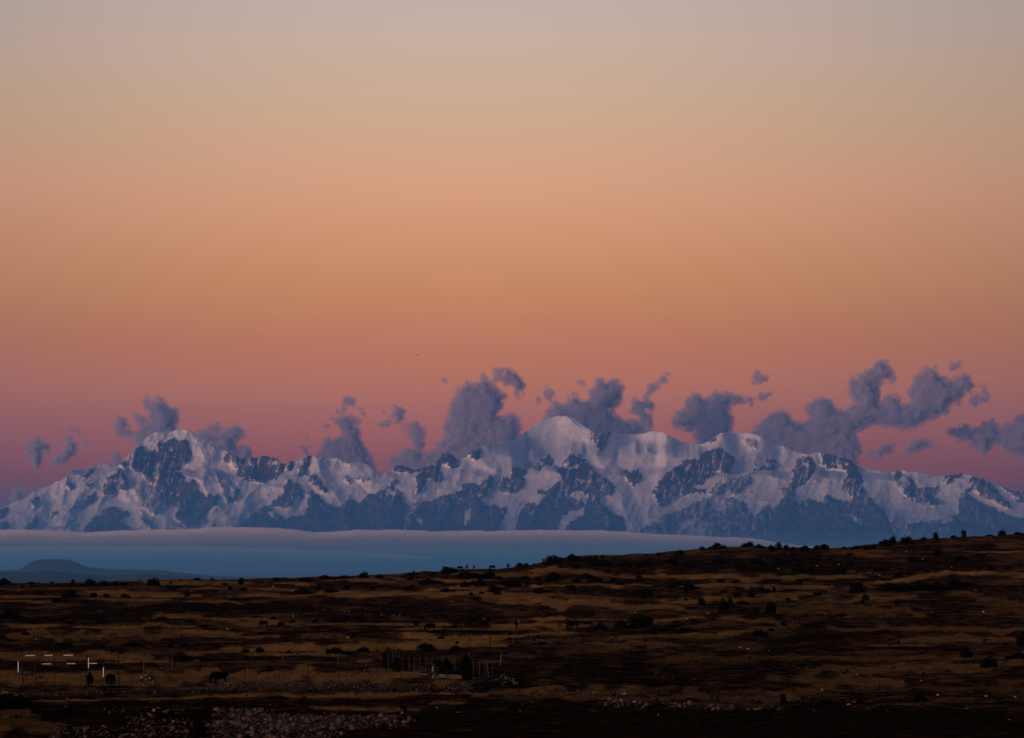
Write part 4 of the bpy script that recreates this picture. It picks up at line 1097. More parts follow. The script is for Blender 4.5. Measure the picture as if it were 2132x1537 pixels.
def low_scrub():
    n = 9000
    px = RNG.uniform(-100, 2232, n)
    yl = RNG.uniform(1214, 1500, n)
    D = np.interp(-yl, -DP_Y, DP_D)
    py = ground_row(px, D)
    s, dk = ground_cover(px, py)
    k = (RNG.uniform(0, 1, n) < .25 + .8 * sstep(.5, .7, fbm(px / 45, py / 7, 3, 131))) & (RNG.uniform(0, 1, n) < 1.1 - s * .8)
    px, D = px[k], D[k]
    n = len(px)
    x = (px - CX) / FP * D
    base = np.stack([x, D, ground_z(px, D)], -1)
    r = .12 + .38 * RNG.uniform(0, 1, n) ** 2.2
    V = []
    for b in range(16):
        c = base + np.stack([RNG.normal(0, .55, n) * r, RNG.normal(0, .5, n) * r, np.abs(RNG.normal(0, .5, n)) * r * .9], -1)
        q = r * RNG.uniform(.25, .5, n)
        V.append(np.stack([c + RNG.normal(0, .6, (n, 3)) * q[:, None] for _ in range(3)], 1).reshape(-1, 3))
    V = np.concatenate(V)
    tag(link("low_scrub", mesh_np("low_scrub", V, np.arange(len(V)).reshape(-1, 3), m_shrub)), "ankle high dark scrub sprinkled between the shrubs", kind='stuff')


low_scrub()

# ------------------------------------------------------------------ stones
def stone_mesh(k, name="stone"):
    rnd = random.Random(500 + k)
    bm = bmesh.new()
    bmesh.ops.create_icosphere(bm, subdivisions=1, radius=.5)
    sx_, sy_, sz_ = rnd.uniform(.85, 1.25), rnd.uniform(.8, 1.1), rnd.uniform(.5, .8)
    for v in bm.verts:
        f = 1 + rnd.uniform(-.2, .16)
        v.co = Vector((v.co.x * sx_ * f, v.co.y * sy_ * f, v.co.z * sz_ * f))
    me = bpy.data.meshes.new(name); bm.to_mesh(me); bm.free()
    return me


STONES = [stone_mesh(k) for k in range(12)]
for i, s_ in enumerate(STONES):
    s_.materials.append((m_stone, m_stone, m_stone_dark)[i % 3])
STONE_V = [np.array([v.co[:] for v in s_.vertices]) for s_ in STONES]
STONE_F = [np.array([p.vertices[:] for p in s_.polygons]) for s_ in STONES]


def rot_z(a):
    c, s = np.cos(a), np.sin(a)
    return np.array([[c, -s, 0], [s, c, 0], [0, 0, 1]])


def stones_joined(name, places, mat):
    V, F, n = [], [], 0
    for i, (p, s) in enumerate(places):
        k = int(RNG.integers(12))
        v = STONE_V[k] @ rot_z(RNG.uniform(0, 6.28)).T * s + np.asarray(p)
        V.append(v); F.append(STONE_F[k] + n); n += len(v)
    return mesh_np(name, np.concatenate(V), np.concatenate(F), mat)


def stone_heap(name, label, cat, blobs, n_parts, n_small, size):
    """blobs: (px0, px1, row0, row1, pile height m) ranges; large stones are parts, the fill between them one stuff part"""
    areas = [(b[1] - b[0]) * (b[3] - b[2]) for b in blobs]
    c = gpt((blobs[0][0] + blobs[0][1]) / 2, blobs[0][3])
    e = empty(name, c)
    tag(e, label, cat)
    tot = sum(areas)

    def spot():
        q = random.uniform(0, tot)
        for b, a in zip(blobs, areas):
            q -= a
            if q <= 0:
                break
        u, v = random.random(), random.random()
        px = b[0] + (b[1] - b[0]) * u
        px += random.gauss(0, .05 * (b[1] - b[0]) + 4)
        py = b[2] + (b[3] - b[2]) * v + random.gauss(0, 2.5)
        g = gpt(px, min(py, 1544))
        edge = min(1, 5 * u, 5 * (1 - u)) 
        mound = b[4] * edge * (1 - abs(2 * v - 1) ** 2) * (.4 + .6 * vnoise(np.array(px / 22.0), np.array(py / 9.0), 3))
        return g, float(mound)
    for _ in range(n_parts):
        g, mnd = spot()
        s = random.uniform(*size)
        o = link("stone", random.choice(STONES), parent=e, loc=g + Vector((0, 0, mnd * random.uniform(.55, 1) + s * .15)) - c)
        o.scale = (s, s * random.uniform(.8, 1.1), s * random.uniform(.8, 1.1))
        o.rotation_euler = (random.uniform(-.4, .4), random.uniform(-.4, .4), random.uniform(0, 6.28))
    pl = []
    for _ in range(n_small):
        g, mnd = spot()
        s = random.uniform(size[0] * .5, size[0] * 1.6)
        pl.append((g + Vector((0, 0, mnd * random.uniform(0, .8))) - c, s))
    o = link("rubble", stones_joined("rubble", pl, m_rubble), parent=e)
    o['kind'] = 'stuff'
    return e


stone_heap("stone_heap", "long low heap of pinkish grey fieldstones in the dark foreground", "stone heap",
           [(440, 560, 1478, 1515, .5), (540, 760, 1490, 1520, .45), (440, 700, 1505, 1540, .3), (640, 830, 1494, 1512, .4)], 290, 4200, (.14, .56))
stone_heap("stone_heap", "smaller scattered heap of stones left of the long foreground heap", "stone heap",
           [(230, 400, 1474, 1490, .25), (270, 400, 1492, 1520, .2), (110, 240, 1512, 1540, .25), (250, 420, 1515, 1540, .2)], 90, 380, (.14, .40))
stone_heap("stone_heap", "tiny cairn of pale stones off the right end of the long foreground heap", "stone heap",
           [(785, 830, 1494, 1512, .35), (838, 860, 1500, 1512, .3)], 34, 60, (.2, .5))
stone_heap("stone_row", "ragged row of pinkish stones along the dark track at lower right", "stone row",
           [(1255, 1345, 1461, 1474, .2), (1380, 1530, 1464, 1475, .25), (1570, 1630, 1468, 1476, .25)], 70, 140, (.2, .55))
stone_heap("stone_heap", "little heap of pale stones at the right end of the corral's stone wall", "stone heap",
           [(1035, 1075, 1412, 1426, .5), (1000, 1050, 1424, 1432, .3)], 36, 60, (.2, .5))


def stone_wall(name, label, line, height, n, smin, smax, mat):
    P = [gpt(*p) for p in line]
    c = P[0]
    e = empty(name, c)
    tag(e, label, "stone wall")
    seg = [(a, b, (b - a).length) for a, b in zip(P[:-1], P[1:])]
    tot = sum(s[2] for s in seg)
    pl = []
    for _ in range(n):
        q = random.uniform(0, tot)
        for a, b, l in seg:
            if q <= l:
                break
            q -= l
        p = a.lerp(b, min(1, q / l))
        u = random.random()
        hh = height * (.75 + .5 * float(vnoise(np.array(p.x / 1.6), np.array(p.y / 3), 5)))
        pl.append((p + Vector((0, random.uniform(-.35, .35) * (1.2 - u) + (random.gauss(0, 5) if mat is m_rubble else 0), hh * u)) - c, random.uniform(smin, smax)))
    o = link("stonework", stones_joined("stonework", pl, mat), parent=e)
    o['kind'] = 'stuff'
    # pale topping stones that stand out
    for _ in range(int(n / 26)):
        a, b, l = random.choice(seg)
        p = a.lerp(b, random.random())
        s = random.uniform(.16, .3)
        o = link("stone", STONES[random.choice((0, 1, 3, 4, 6, 7, 9, 10))], parent=e, loc=p + Vector((0, -.35 * random.random(), height * random.uniform(.3, 1.05))) - c)
        o.scale = (s, s, s)
        o.rotation_euler = (0, 0, random.uniform(0, 6.28))
    return e


stone_wall("stone_wall", "long dark dry stone wall running below the football pitch to the corral", [(430,1441),(560,1441),(700,1441),(800,1440),(900,1438)], .75, 2300, .16, .38, m_stone_dark)
stone_wall("stone_wall", "short dry stone wall in front of the corral, right of the gap", [(925,1437),(985,1436),(1040,1429)], .8, 900, .16, .4, m_stone_dark)
stone_wall("stone_wall", "low broken stone edge under the left end of the pitch", [(-40,1452),(100,1452),(230,1450),(430,1447)], .35, 900, .12, .4, m_stone_dark)
stone_wall("stone_wall", "rubble bank of reddish stones beyond the corral's leaning posts", [(1090,1344),(1150,1341),(1210,1338)], .5, 220, .12, .3, m_rubble)
stone_wall("stone_wall", "crumbled stone wall beside the large upright shrub in the right middle ground", [(1425,1279),(1450,1280),(1478,1281)], .5, 90, .12, .4, m_rubble)
stone_wall("stone_wall", "pinkish stone scree between two dark shrubs on the right slope", [(1720,1238),(1750,1236),(1770,1233)], .6, 120, .12, .35, m_rubble)


def loose_stones():
    pts = [(676,1272,4),(709,1273,4),(715,1275,3),(727,1277,3),(763,1280,3),(771,1280,3),(795,1280,4),(762,1268,3),(718,1276,3),(833,1282,5),(820,1281,4),(1080,1295,5),(1106,1296,6),(1095,1296,3),(1009,1290,4),(475,1313,5),(346,1326,4),(372,1323,4),(570,1223,6),(400,1235,4),(455,1262,3),(725,1332,7),(634,1329,4),(683,1330,5),(629,1420,5),(760,1396,4),(747,1378,3),(1322,1281,4),(1430,1292,5),(1474,1281,6),(1385,1358,3),(1540,1350,6),(1556,1352,5),(1497,1354,3),(1600,1358,3),(1365,1399,3),(1444,1410,3),(1300,1446,6),(1255,1446,4),(1202,1440,8),(1235,1444,5),(953,1483,5),(960,1483,4),(910,1474,4),(838,1484,5),(1108,1465,4),(1083,1481,4),(1692,1478,7),(1751,1409,3),(1783,1409,4),(1697,1425,7),(1678,1392,3),(1877,1422,4),(1915,1421,4),(1950,1448,6),(1710,1442,6),(2050,1450,7),(2110,1452,7),(1765,1463,10),(1776,1460,8),(1320,1461,9),(1300,1446,9),(1293,1460,9),(1427,1462,8),(12,1444,12),(20,1447,8),(176,1444,6),(325,1444,6),(98,1450,5),(143,1457,4),(120,1452,5),(220,1478,4),(323,1480,10),(350,1483,12),(1484,1172,3),(1640,1157,4),(1660,1183,4),(1700,1180,4),(1720,1175,3),(1745,1178,4),(1790,1190,4),(1810,1197,4),(1830,1200,4),(1886,1150,4),(1895,1166,5),(1920,1165,5),(1980,1180,4),(1745,1178,3),(1620,1185,4),(1645,1190,3),(1555,1170,3),(1590,1168,3),(2030,1235,3),(1940,1280,3),(1742,1290,3),(1650,1297,3),(1818,1265,3),(2046,1277,7),(78,1334,4)]
    pl = []
    for px, py, w in pts:
        g = gpt(px, max(py, float(np.interp(px, CREST[:, 0], CREST[:, 1])) + 1.5))
        pl.append((g + Vector((0, 0, .06)), w / ppm(g.y)))
    for _ in range(1500):
        px, py = random.uniform(0, 2132), random.uniform(1216, 1500)
        if vnoise(np.array(px / 50.0), np.array(py / 9.0), 71) < .76:
            continue
        yc = float(np.interp(px, CREST[:, 0], CREST[:, 1]))
        if py < yc + 3:
            continue
        g = gpt(px, py)
        pl.append((g, random.uniform(.06, .2)))
    tag(link("loose_stones", stones_joined("loose_stones", pl, m_pale)), "small pale stones lying scattered over the dark ground", kind='stuff')


loose_stones()


# ------------------------------------------------------------------ cattle
def skin_animal(name, joints, bones, mat, sub=1):
    """one continuous body grown over a skeleton: joints name -> ((x, y, z), radius)"""
    names = list(joints)
    me = bpy.data.meshes.new(name)
    me.from_pydata([joints[n][0] for n in names], [(names.index(a), names.index(b)) for a, b in bones], [])
    o = bpy.data.objects.new(name, me)
    COL.objects.link(o)
    o.modifiers.new("skin", 'SKIN')
    bm = bmesh.new(); bm.from_mesh(me)
    ly = bm.verts.layers.skin.verify()
    bm.verts.ensure_lookup_table()
    for i, n in enumerate(names):
        r = joints[n][1]
        bm.verts[i][ly].radius = r if isinstance(r, tuple) else (r, r)
        bm.verts[i][ly].use_root = (i == 0)
    bm.to_mesh(me); bm.free()
    sb = o.modifiers.new("smooth", 'SUBSURF'); sb.levels = sub; sb.render_levels = sub
    dg = bpy.context.evaluated_depsgraph_get()
    fin = bpy.data.meshes.new_from_object(o.evaluated_get(dg))
    bpy.data.objects.remove(o)
    fin.name = name
    fin.materials.clear(); fin.materials.append(mat)
    fin.polygons.foreach_set('use_smooth', np.ones(len(fin.polygons), bool))
    return fin


def cow_mesh(name, pose, mat, seed=0):
    """cow facing +X, 2.2 m long, feet on z = 0"""
    rnd = random.Random(seed)
    j = {
        'hip': ((-.62, 0, 1.12), (.34, .31)), 'rump': ((-.95, 0, 1.10), (.27, .26)), 'tailroot': ((-1.12, 0, 1.14), .07),
        'tail1': ((-1.20, 0, .85), .035), 'tail2': ((-1.19, .02, .50), .045),
        'belly': ((-.12, 0, .98), (.36, .38)), 'chest': ((.38, 0, 1.00), (.33, .37)), 'withers': ((.66, 0, 1.10), (.24, .30)),
    }
    b = [('hip', 'rump'), ('rump', 'tailroot'), ('tailroot', 'tail1'), ('tail1', 'tail2'), ('hip', 'belly'), ('belly', 'chest'), ('chest', 'withers')]
    if pose == 'graze':
        j.update(neck=((1.00, 0, .92), (.22, .27)), poll=((1.14, 0, .60), (.17, .19)), face=((1.17, 0, .36), (.13, .13)), muzzle=((1.17, 0, .15), (.10, .10)),
                 earl=((1.16, .24, .60), .04), earr=((1.16, -.24, .60), .04), hornl=((1.16, .14, .72), .025), hornr=((1.16, -.14, .72), .025))
    else:
        j.update(neck=((.95, 0, 1.28), (.17, .20)), poll=((1.20, 0, 1.42), (.13, .15)), face=((1.42, 0, 1.30), (.11, .12)), muzzle=((1.60, 0, 1.18), (.085, .085)),
                 earl=((1.17, .25, 1.44), .04), earr=((1.17, -.25, 1.44), .04), hornl=((1.18, .16, 1.60), .025), hornr=((1.18, -.16, 1.60), .025))
    b += [('withers', 'neck'), ('neck', 'poll'), ('poll', 'face'), ('face', 'muzzle'), ('poll', 'earl'), ('poll', 'earr'), ('poll', 'hornl'), ('poll', 'hornr')]
    for s, n in ((1, 'l'), (-1, 'r')):
        st = rnd.uniform(-.12, .12)
        j['th' + n] = ((-.78, s * .20, .88), (.20, .13)); j['kn' + n] = ((-.66 + st, s * .20, .64), (.10, .09)); j['hk' + n] = ((-.86 + st, s * .20, .42), (.06, .055))
        j['ft' + n] = ((-.80 + st, s * .20, .03), (.055, .055))
        st = rnd.uniform(-.12, .12)
        j['sh' + n] = ((.50, s * .18, .78), (.15, .12)); j['cp' + n] = ((.50 + st * .6, s * .18, .42), (.065, .06)); j['fh' + n] = ((.50 + st, s * .18, .03), (.055, .055))
        b += [('hip', 'th' + n), ('th' + n, 'kn' + n), ('kn' + n, 'hk' + n), ('hk' + n, 'ft' + n), ('chest', 'sh' + n), ('sh' + n, 'cp' + n), ('cp' + n, 'fh' + n)]
    for n in ('hip', 'rump', 'belly', 'chest', 'withers', 'neck', 'poll', 'face', 'muzzle'):
        p, r = j[n]
        k_ = 1.33 if n in ('hip', 'rump', 'belly', 'chest', 'withers') else 1.25
        j[n] = ((p[0], p[1], p[2] - (.10 if k_ > 1.3 else 0)), (r[0] * k_, r[1] * k_))
    for n in list(j):
        if n[:2] in ('th', 'kn', 'hk', 'ft', 'sh', 'cp', 'fh'):
            p, r = j[n]
            j[n] = (p, (r[0] * 1.3, r[1] * 1.3))
    return skin_animal(name, j, b, mat)


m_pied = bpy.data.materials.new("pied_hide")
m_pied.use_nodes = True
t = m_pied.node_tree
co = nd(t, 'ShaderNodeTexCoord')
n = nd(t, 'ShaderNodeTexNoise'); n.inputs['Scale'].default_value = 2.3; n.inputs['Detail'].default_value = 0.5
t.links.new(co.outputs['Object'], n.inputs['Vector'])
r_ = nd(t, 'ShaderNodeValToRGB')
r_.color_ramp.interpolation = 'CONSTANT'
r_.color_ramp.elements[0].color = (.001, .001, .001, 1)
r_.color_ramp.elements[1].position = .57; r_.color_ramp.elements[1].color = (.13, .13, .14, 1)
t.links.new(n.outputs['Fac'], r_.inputs[0])
t.links.new(r_.outputs[0], t.nodes['Principled BSDF'].inputs['Base Color'])
t.nodes['Principled BSDF'].inputs['Roughness'].default_value = .9

COWS = {
 'graze': cow_mesh("cow", 'graze', m_cow, 1), 'stand': cow_mesh("cow", 'stand', m_cow, 2),
 'pied': cow_mesh("cow", 'graze', m_pied, 3), 'pied_stand': cow_mesh("cow", 'stand', m_pied, 5),
}
# mesh, px, base row, heading (degrees, 0 = towards +X), scale, label
HERD = [
 ('stand', 190, 1430, 96, 1.0, "black cow seen from behind beside the right goalpost"),
 ('graze', 233, 1429, 120, .95, "black cow with her head down, second from the left behind the fence"),
 ('pied', 309, 1425, 200, .86, "black and white cow grazing with her head at the left"),
 ('graze', 458, 1425, 183, 1.02, "large all black cow grazing side on, alone in the pitch"),
 ('pied_stand', 906, 1417, 262, 1.0, "dark cow with white patches facing the camera in front of the corral"),
 ('graze', 550, 1308, 185, .78, "left one of two black cows grazing in the ploughed middle ground"),
 ('graze', 586, 1308, 200, .62, "right one of two black cows grazing in the ploughed middle ground"),
 ('stand', 866, 1305, 170, .52, "small black calf on the thin grass strip above the corral"),
 ('graze', 896, 1316, 188, .88, "dark cow grazing below and right of the small calf"),
 ('graze', 985, 1308, 175, .95, "left one of two dark cows close together above the corral"),
 ('stand', 1008, 1309, 10, .8, "right one of two dark cows close together above the corral"),
 ('graze', 1193, 1313, 182, .95, "dark cow grazing by the far fence posts, under the open slope"),
 ('stand', 930, 1190, 150, .8, "leftmost black animal on the crest, beside the round skyline shrubs"),
 ('graze', 958, 1189, 185, .72, "second black animal from the left on the crest"),
 ('pied_stand', 972, 1189, 80, .85, "dark animal with a pale belly seen end on upon the crest"),
 ('stand', 987, 1189, 92, .62, "narrow dark animal seen end on, just right of the pale bellied one"),
 ('graze', 1025, 1187, 185, .78, "dark animal grazing alone in the middle of the crest"),
 ('stand', 1058, 1183, 85, .75, "rightmost dark animal on the crest, standing upright end on"),
]
for k, px, py, hd, sc, lab in HERD:
    yc = float(np.interp(px, CREST[:, 0], CREST[:, 1]))
    if py < yc + 8:
        D = 893.0
        g = Vector(((px - CX) / FP * D, D, float(ground_z(np.array([float(px)]), np.array([D]))[0])))
    else:
        g = gpt(px, py)
    o = link("cow", COWS[k], loc=(g.x, g.y, g.z - .02))
    o.rotation_euler = (0, 0, R(hd))
    o.scale = (sc * .84, sc * .9, sc)
    tag(o, lab, "cow", "cattle grazing on the plain")


# ------------------------------------------------------------------ bars, poles, fences
def bar_bm(bm, a, b, r0, r1=None, n=6):
    a, b = Vector(a), Vector(b)
    r1 = r0 if r1 is None else r1
    d = (b - a).normalized(); u = d.orthogonal().normalized(); w = d.cross(u)
    A = [bm.verts.new(a + (u * math.cos(6.2832 * q / n) + w * math.sin(6.2832 * q / n)) * r0) for q in range(n)]
    B = [bm.verts.new(b + (u * math.cos(6.2832 * q / n) + w * math.sin(6.2832 * q / n)) * r1) for q in range(n)]
    for q in range(n):
        bm.faces.new((A[q], A[(q + 1) % n], B[(q + 1) % n], B[q]))
    bm.faces.new(A[::-1]); bm.faces.new(B)


def bar(name, pts, r0, r1, mat, parent=None, loc=None, n=6):
    bm = bmesh.new()
    k = len(pts) - 1
    for i in range(k):
        bar_bm(bm, pts[i], pts[i + 1], r0 + (r1 - r0) * i / k, r0 + (r1 - r0) * (i + 1) / k, n)
    me = bpy.data.meshes.new(name); bm.to_mesh(me); bm.free()
    me.materials.append(mat)
    return link(name, me, parent, loc)


def goal(label, left, right, h, bar_white, left_white, right_white):
    """football goal: two posts and a crossbar painted black with white bands"""
    A, B = gpt(*left), gpt(*right)
    zt = max(A.z, B.z) + h
    e = empty("football_goal", A)
    tag(e, label, "football goal", "football goals with black and white banded frames")
    ax = Vector((0, 0, -.05)); at = Vector((0, 0, zt - A.z)); bx = B - A - Vector((0, 0, .05)); bt = Vector((B.x - A.x, B.y - A.y, zt - A.z))
    r = .042

    def banded(name, a, b, whites):
        cuts = sorted({0.0, 1.0, *[q for w in whites for q in w]})
        body = bar(name, [a, b], r, r, m_blackpaint, e)
        for w0, w1 in whites:
            bar("white_band", [a.lerp(b, w0), a.lerp(b, w1)], r + .014, r + .014, m_white, body)
    banded("post", ax, at, left_white)
    banded("post", bx, bt, right_white)
    banded("crossbar", at, bt, bar_white)


goal("far football goal with a banded crossbar, its white bands brightest", (41, 1418), (187, 1416), 2.5,
     [(.10, .235), (.37, .487), (.64, .775)], [(.36, .78)], [(.42, .88)])
goal("near football goal standing lower and right of the brighter one", (76, 1433), (218, 1431), 2.42,
     [(.10, .23), (.46, .585), (.77, .90)], [], [(.42, .82)])

FENCE_POSTS = [(5,1436,50,'d',.03,0),(51,1437,72,'d',.075,-3),(117,1436,66,'d',.04,-2),(183,1435,64,'d',.045,-2),(251,1432,112,'d',.06,-8),(276,1432,22,'d',.03,0),
               (317,1431,48,'d',.03,0),(383,1429,48,'d',.03,-1),(449,1428,46,'d',.03,0),(512,1426,48,'d',.035,0),(582,1425,48,'d',.035,0),(643,1425,46,'d',.05,-1),(708,1424,44,'d',.03,0),(771,1424,42,'d',.03,0),(835,1423,42,'d',.03,1)]
e = empty("wire_fence", gpt(5, 1436))
tag(e, "thin wire fence along the near side of the football pitch, one post much taller", "fence")
base = Vector(e.location)
tops = []
for px, py, h, c, r, lean in FENCE_POSTS:
    g = gpt(px, py)
    hm = h / ppm(g.y)
    lx = lean / ppm(g.y)
    pts = [g - base + Vector((0, 0, -.2)), g - base + Vector((lx * .3, 0, hm * .5)), g - base + Vector((lx, 0, hm))]
    bar("post", pts, r * 1.1, r * .8, m_post, e)
    tops.append(g - base)
for k in range(4):
    z = .5 + .5 * k
    bm = bmesh.new()
    for a, b in zip(tops[:-1], tops[1:]):
        m_ = (a + b) / 2
        bar_bm(bm, a + Vector((0, 0, z)), m_ + Vector((0, 0, z - .05)), .006, .006, 4)
        bar_bm(bm, m_ + Vector((0, 0, z - .05)), b + Vector((0, 0, z)), .006, .006, 4)
    me = bpy.data.meshes.new("wire"); bm.to_mesh(me); bm.free(); me.materials.append(m_wire)
    link("wire", me, e)

PALE = [(301,1406,30),(360,1398,34),(590,1381,24),(704,1387,22),(762,1386,19)]
e = empty("wire_fence", gpt(301, 1406))
tag(e, "far fence of thin pale stakes across the back of the football pitch", "fence")
base = Vector(e.location)
tops = []
for px, py, h in PALE:
    g = gpt(px, py)
    bar("post", [g - base + Vector((0, 0, -.2)), g - base + Vector((.05, 0, h / ppm(g.y)))], .035, .028, m_palepost, e)
    tops.append(g - base)
for k in range(2):
    bm = bmesh.new()
    for a, b in zip(tops[:-1], tops[1:]):
        bar_bm(bm, a + Vector((0, 0, .5 + .6 * k)), b + Vector((0, 0, .5 + .6 * k)), .006, .006, 4)
    me = bpy.data.meshes.new("wire"); bm.to_mesh(me); bm.free(); me.materials.append(m_wire)
    link("wire", me, e)

# corral of thin upright stakes
CX0 = [795.5,802.5,809.8,817.7,824.8,832.8,840.8,852.5,863.7,875,887.6,899.6,910.9,923.3,935.2,947.4,960.1,973.5,985.4,998.8,1010,1025]
e = empty("corral", gpt(796, 1392))
tag(e, "corral fence of slender grey upright stakes with dark shrubs behind it", "corral")
base = Vector(e.location)
m_stake = material("grey_stake", (0.02, 0.02, 0.022), 0.8, noise=(3.0, (0.035, 0.034, 0.036), .3, .7))
prev = None
wires = [bmesh.new() for _ in range(3)]
for k, px in enumerate(CX0):
    q = (px - 795.5) / 229.5
    py = 1392 + 23 * q
    g = gpt(px, py)
    hm = (33 + 4 * q + random.uniform(-1, 1)) / ppm(g.y)
    p = g - base
    bar("stake", [p + Vector((0, 0, -.15)), p + Vector((random.uniform(-.05, .05), 0, hm))], .03, .026, m_stake, e)
    if prev is not None:
        for w_, z in zip(wires, (.4, 1.0, 1.6)):
            bar_bm(w_, prev + Vector((0, 0, z)), p + Vector((0, 0, z)), .008, .008, 4)
    prev = p
for w_ in wires:
    me = bpy.data.meshes.new("wire"); w_.to_mesh(me); w_.free(); me.materials.append(m_wire)
    link("wire", me, e)


def slab(name, label, a, b, h, th, mat, cat):
    A, B = gpt(*a), gpt(*b)
    d = (B - A); L = d.length; ang = math.atan2(d.y, d.x)
    bm = bmesh.new()
    n = max(2, int(L / .8))
    bmesh.ops.create_cube(bm, size=1)
    for v in bm.verts:
        v.co = Vector(((v.co.x + .5) * L, v.co.y * th, (v.co.z + .5) * (h + .3) - .3))
    bmesh.ops.bevel(bm, geom=list(bm.edges), offset=.02, segments=1, affect='EDGES')
    sh = d.z / L
    for v in bm.verts:
        v.co.z += v.co.x * sh
    me = bpy.data.meshes.new(name); bm.to_mesh(me); bm.free(); me.materials.append(mat)
    o = link(name, me, loc=A)
    o.rotation_euler = (0, 0, ang)
    tag(o, label, cat)
    return o


slab("concrete_kerb", "low grey concrete footing under the left half of the corral stakes", (838, 1401), (889, 1407), .16, .2, m_conc, "kerb")
slab("concrete_kerb", "thicker grey concrete block wall under the right half of the corral stakes", (916, 1414), (960, 1417), .42, .25, m_conc, "low wall")
slab("concrete_kerb", "long thin concrete kerb along the near edge of the football pitch", (-60, 1440), (820, 1427), .04, .4, m_conc, "kerb")

POLES = [
 (819, 1398, 5, -61, .07, m_post, "black bent pole rising through the left corner of the corral", 2),
 (978, 1381, -2, -22, .05, m_palepost, "pale short post behind the corral, topped crooked", 0),
 (1018, 1414, -5, -35, .055, m_palepost, "pale post leaning left at the right end of the corral", 0),
 (1013, 1386, -1, -25, .05, m_post, "dark post just behind the leaning pale one", 0),
 (1041, 1385, 4, -25, .075, m_palepost, "bleached pale post standing alone right of the corral", 0),
 (962, 1352, -2, -12, .05, m_palepost, "stubby pale post beside a shrub behind the corral", 0),
 (979, 1357, -1, -28, .05, m_post, "thin dark post of the far fence line, leftmost", 0),
 (1021, 1351, 0, -30, .06, m_post, "dark straight post of the far fence line, second from left", 0),
 (1067, 1343, 5, -22, .05, m_palepost, "pale leaning post of the far fence line", 0),
 (1100, 1342, 0, -16, .035, m_post, "short thin dark post between the pale leaning post and the taller pair", 0),
 (1130, 1336, 3, -34, .06, m_post, "left one of two tall dark posts by the rubble bank", 0),
 (1162, 1332, 3, -33, .06, m_post, "right one of two tall dark posts by the rubble bank", 0),
 (1094, 1375, -1, -22, .03, m_post, "faint dark stake in the bare field right of the corral", 0),
 (611, 1291, 1, -12, .12, m_palepost, "stumpy reddish post in the ploughed field", 0),
 (1495, 1475, 0, -12, .05, m_post, "small dark stake standing in the row of stones", 0),
]
for px, py, dx_, dy_, r, m_, lab, bend in POLES:
    g = gpt(px, py)
    s = 1 / ppm(g.y)
    top = Vector((dx_ * s, 0, -dy_ * s))
    pts = [Vector((0, 0, -.2)), top * .5 + Vector((-bend * s, 0, 0)), top]
    if bend:
        pts = [Vector((0, 0, -.2)), Vector((-.5 * s, 0, -dy_ * s * .35)), Vector((.2 * s, 0, -dy_ * s * .7)), top]
    o = bar("fence_post", pts, r, r * .75, m_, None, g)
    tag(o, lab, "post", "loose posts round the corral and the far fence line")
# plank on the ground at the corral's right end
A, B = gpt(987, 1417), gpt(1026, 1415)
o = bar("plank", [Vector((0, 0, .08)), B - A + Vector((0, 0, .12))], .09, .08, m_palepost, None, A)
tag(o, "pale pole lying on the ground at the right end of the corral", "pole")
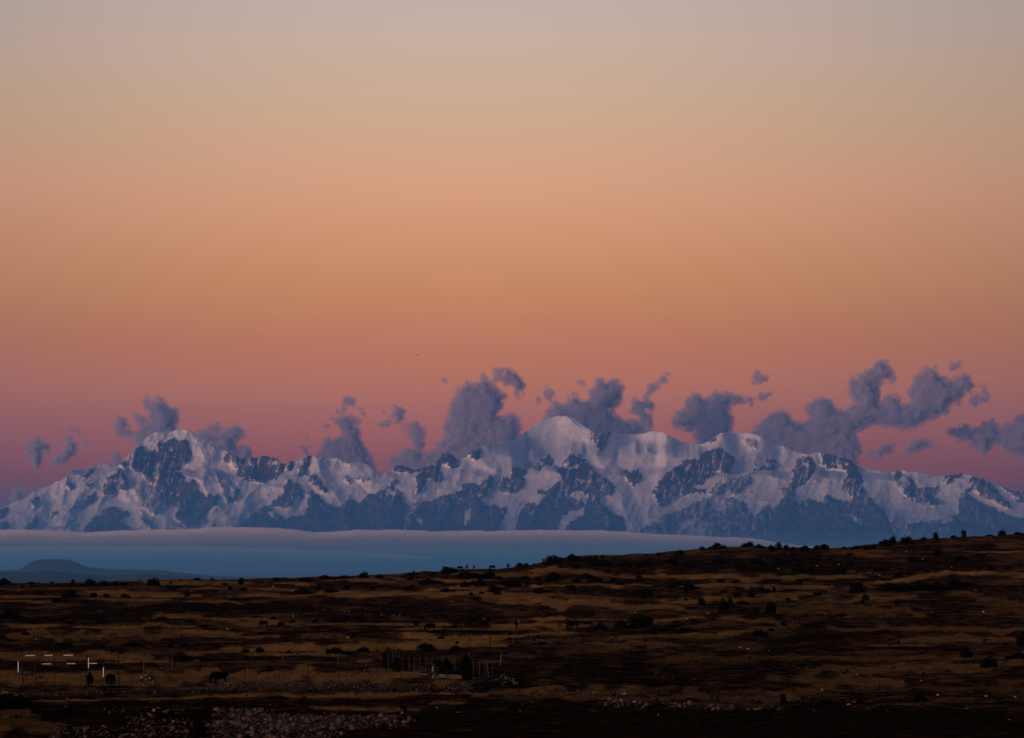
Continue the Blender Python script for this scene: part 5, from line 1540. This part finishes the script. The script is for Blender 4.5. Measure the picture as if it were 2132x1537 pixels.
# upright dark figure in the middle ground
g = gpt(1075, 1314)
fig = skin_animal("person", {
    'pelvis': ((0, 0, .95), (.17, .13)), 'waist': ((0, 0, 1.12), (.16, .12)), 'chest': ((0, 0, 1.35), (.21, .14)), 'neck': ((0, 0, 1.52), .065), 'head': ((0, -.01, 1.62), (.095, .10)), 'crown': ((0, 0, 1.74), (.13, .13)),
    'hl': ((.10, 0, .86), .11), 'kl': ((.12, -.03, .50), .075), 'al': ((.12, 0, .08), .05), 'tl': ((.13, -.14, .04), .045),
    'hr': ((-.10, 0, .86), .11), 'kr': ((-.12, .02, .50), .075), 'ar': ((-.12, .05, .08), .05), 'tr': ((-.13, -.10, .04), .045),
    'sl': ((.22, 0, 1.40), .075), 'el': ((.28, .02, 1.12), .055), 'wl': ((.26, -.06, .88), .042), 'fl': ((.26, -.09, .80), .04),
    'sr': ((-.22, 0, 1.40), .075), 'er': ((-.28, .02, 1.12), .055), 'wr': ((-.26, -.06, .88), .042), 'fr': ((-.26, -.09, .80), .04)},
    [('pelvis', 'waist'), ('waist', 'chest'), ('chest', 'neck'), ('neck', 'head'), ('head', 'crown'), ('pelvis', 'hl'), ('hl', 'kl'), ('kl', 'al'), ('al', 'tl'), ('pelvis', 'hr'), ('hr', 'kr'), ('kr', 'ar'), ('ar', 'tr'),
     ('chest', 'sl'), ('sl', 'el'), ('el', 'wl'), ('wl', 'fl'), ('chest', 'sr'), ('sr', 'er'), ('er', 'wr'), ('wr', 'fr')], m_cow)
o = link("person", fig, loc=(g.x, g.y, g.z - .03))
o.scale = (.85, .85, .85)
tag(o, "small dark figure standing upright on the grass strip above the corral", "person")


# ------------------------------------------------------------------ birds in flight
def bird_mesh(up):
    j = {'body': ((0, 0, 0), (.055, .05)), 'breast': ((.10, 0, 0), (.05, .045)), 'head': ((.20, 0, .02), .035), 'beak': ((.27, 0, .015), .01), 'rump': ((-.12, 0, 0), .035), 'tail': ((-.27, 0, 0), (.05, .012))}
    b = [('body', 'breast'), ('breast', 'head'), ('head', 'beak'), ('body', 'rump'), ('rump', 'tail')]
    for s, n in ((1, 'l'), (-1, 'r')):
        j['w1' + n] = ((.06, s * .20, .05 + up * .12), (.09, .05)); j['w2' + n] = ((-.02, s * .42, .05 + up * .22), (.07, .04)); j['w3' + n] = ((-.10, s * .60, .03 + up * .22), (.03, .02))
        b += [('breast', 'w1' + n), ('w1' + n, 'w2' + n), ('w2' + n, 'w3' + n)]
    return skin_animal("bird", j, b, m_bird)


BM = bird_mesh(.2)
for px, py, D, ang, roll, sc, lab in [(867.5, 740, 820, 80, R(14), 1.0, "small dark bird flying high in the orange sky left of the cloud tower"),
                                      (1196, 867, 900, 84, R(8), .72, "small dark bird just above the right shoulder of the highest snow dome"),
                                      (669.5, 1125, 760, 70, R(48), .6, "small dark bird banking in front of the fog bank")]:
    p = pt(px, py, D)
    o = link("bird", BM, loc=tuple(p))
    o.rotation_euler = Euler((roll if False else 0, -roll, R(ang) - math.pi / 2 + math.pi / 2), 'XYZ')
    o.rotation_mode = 'XYZ'
    o.rotation_euler = (0, 0, R(ang))
    o.matrix_world = Matrix.Translation(Vector(p)) @ Matrix.Rotation(-roll, 4, 'Y') @ Matrix.Rotation(R(ang), 4, 'Z') @ Matrix.Scale(sc, 4)
    tag(o, lab, "bird", "birds in flight")
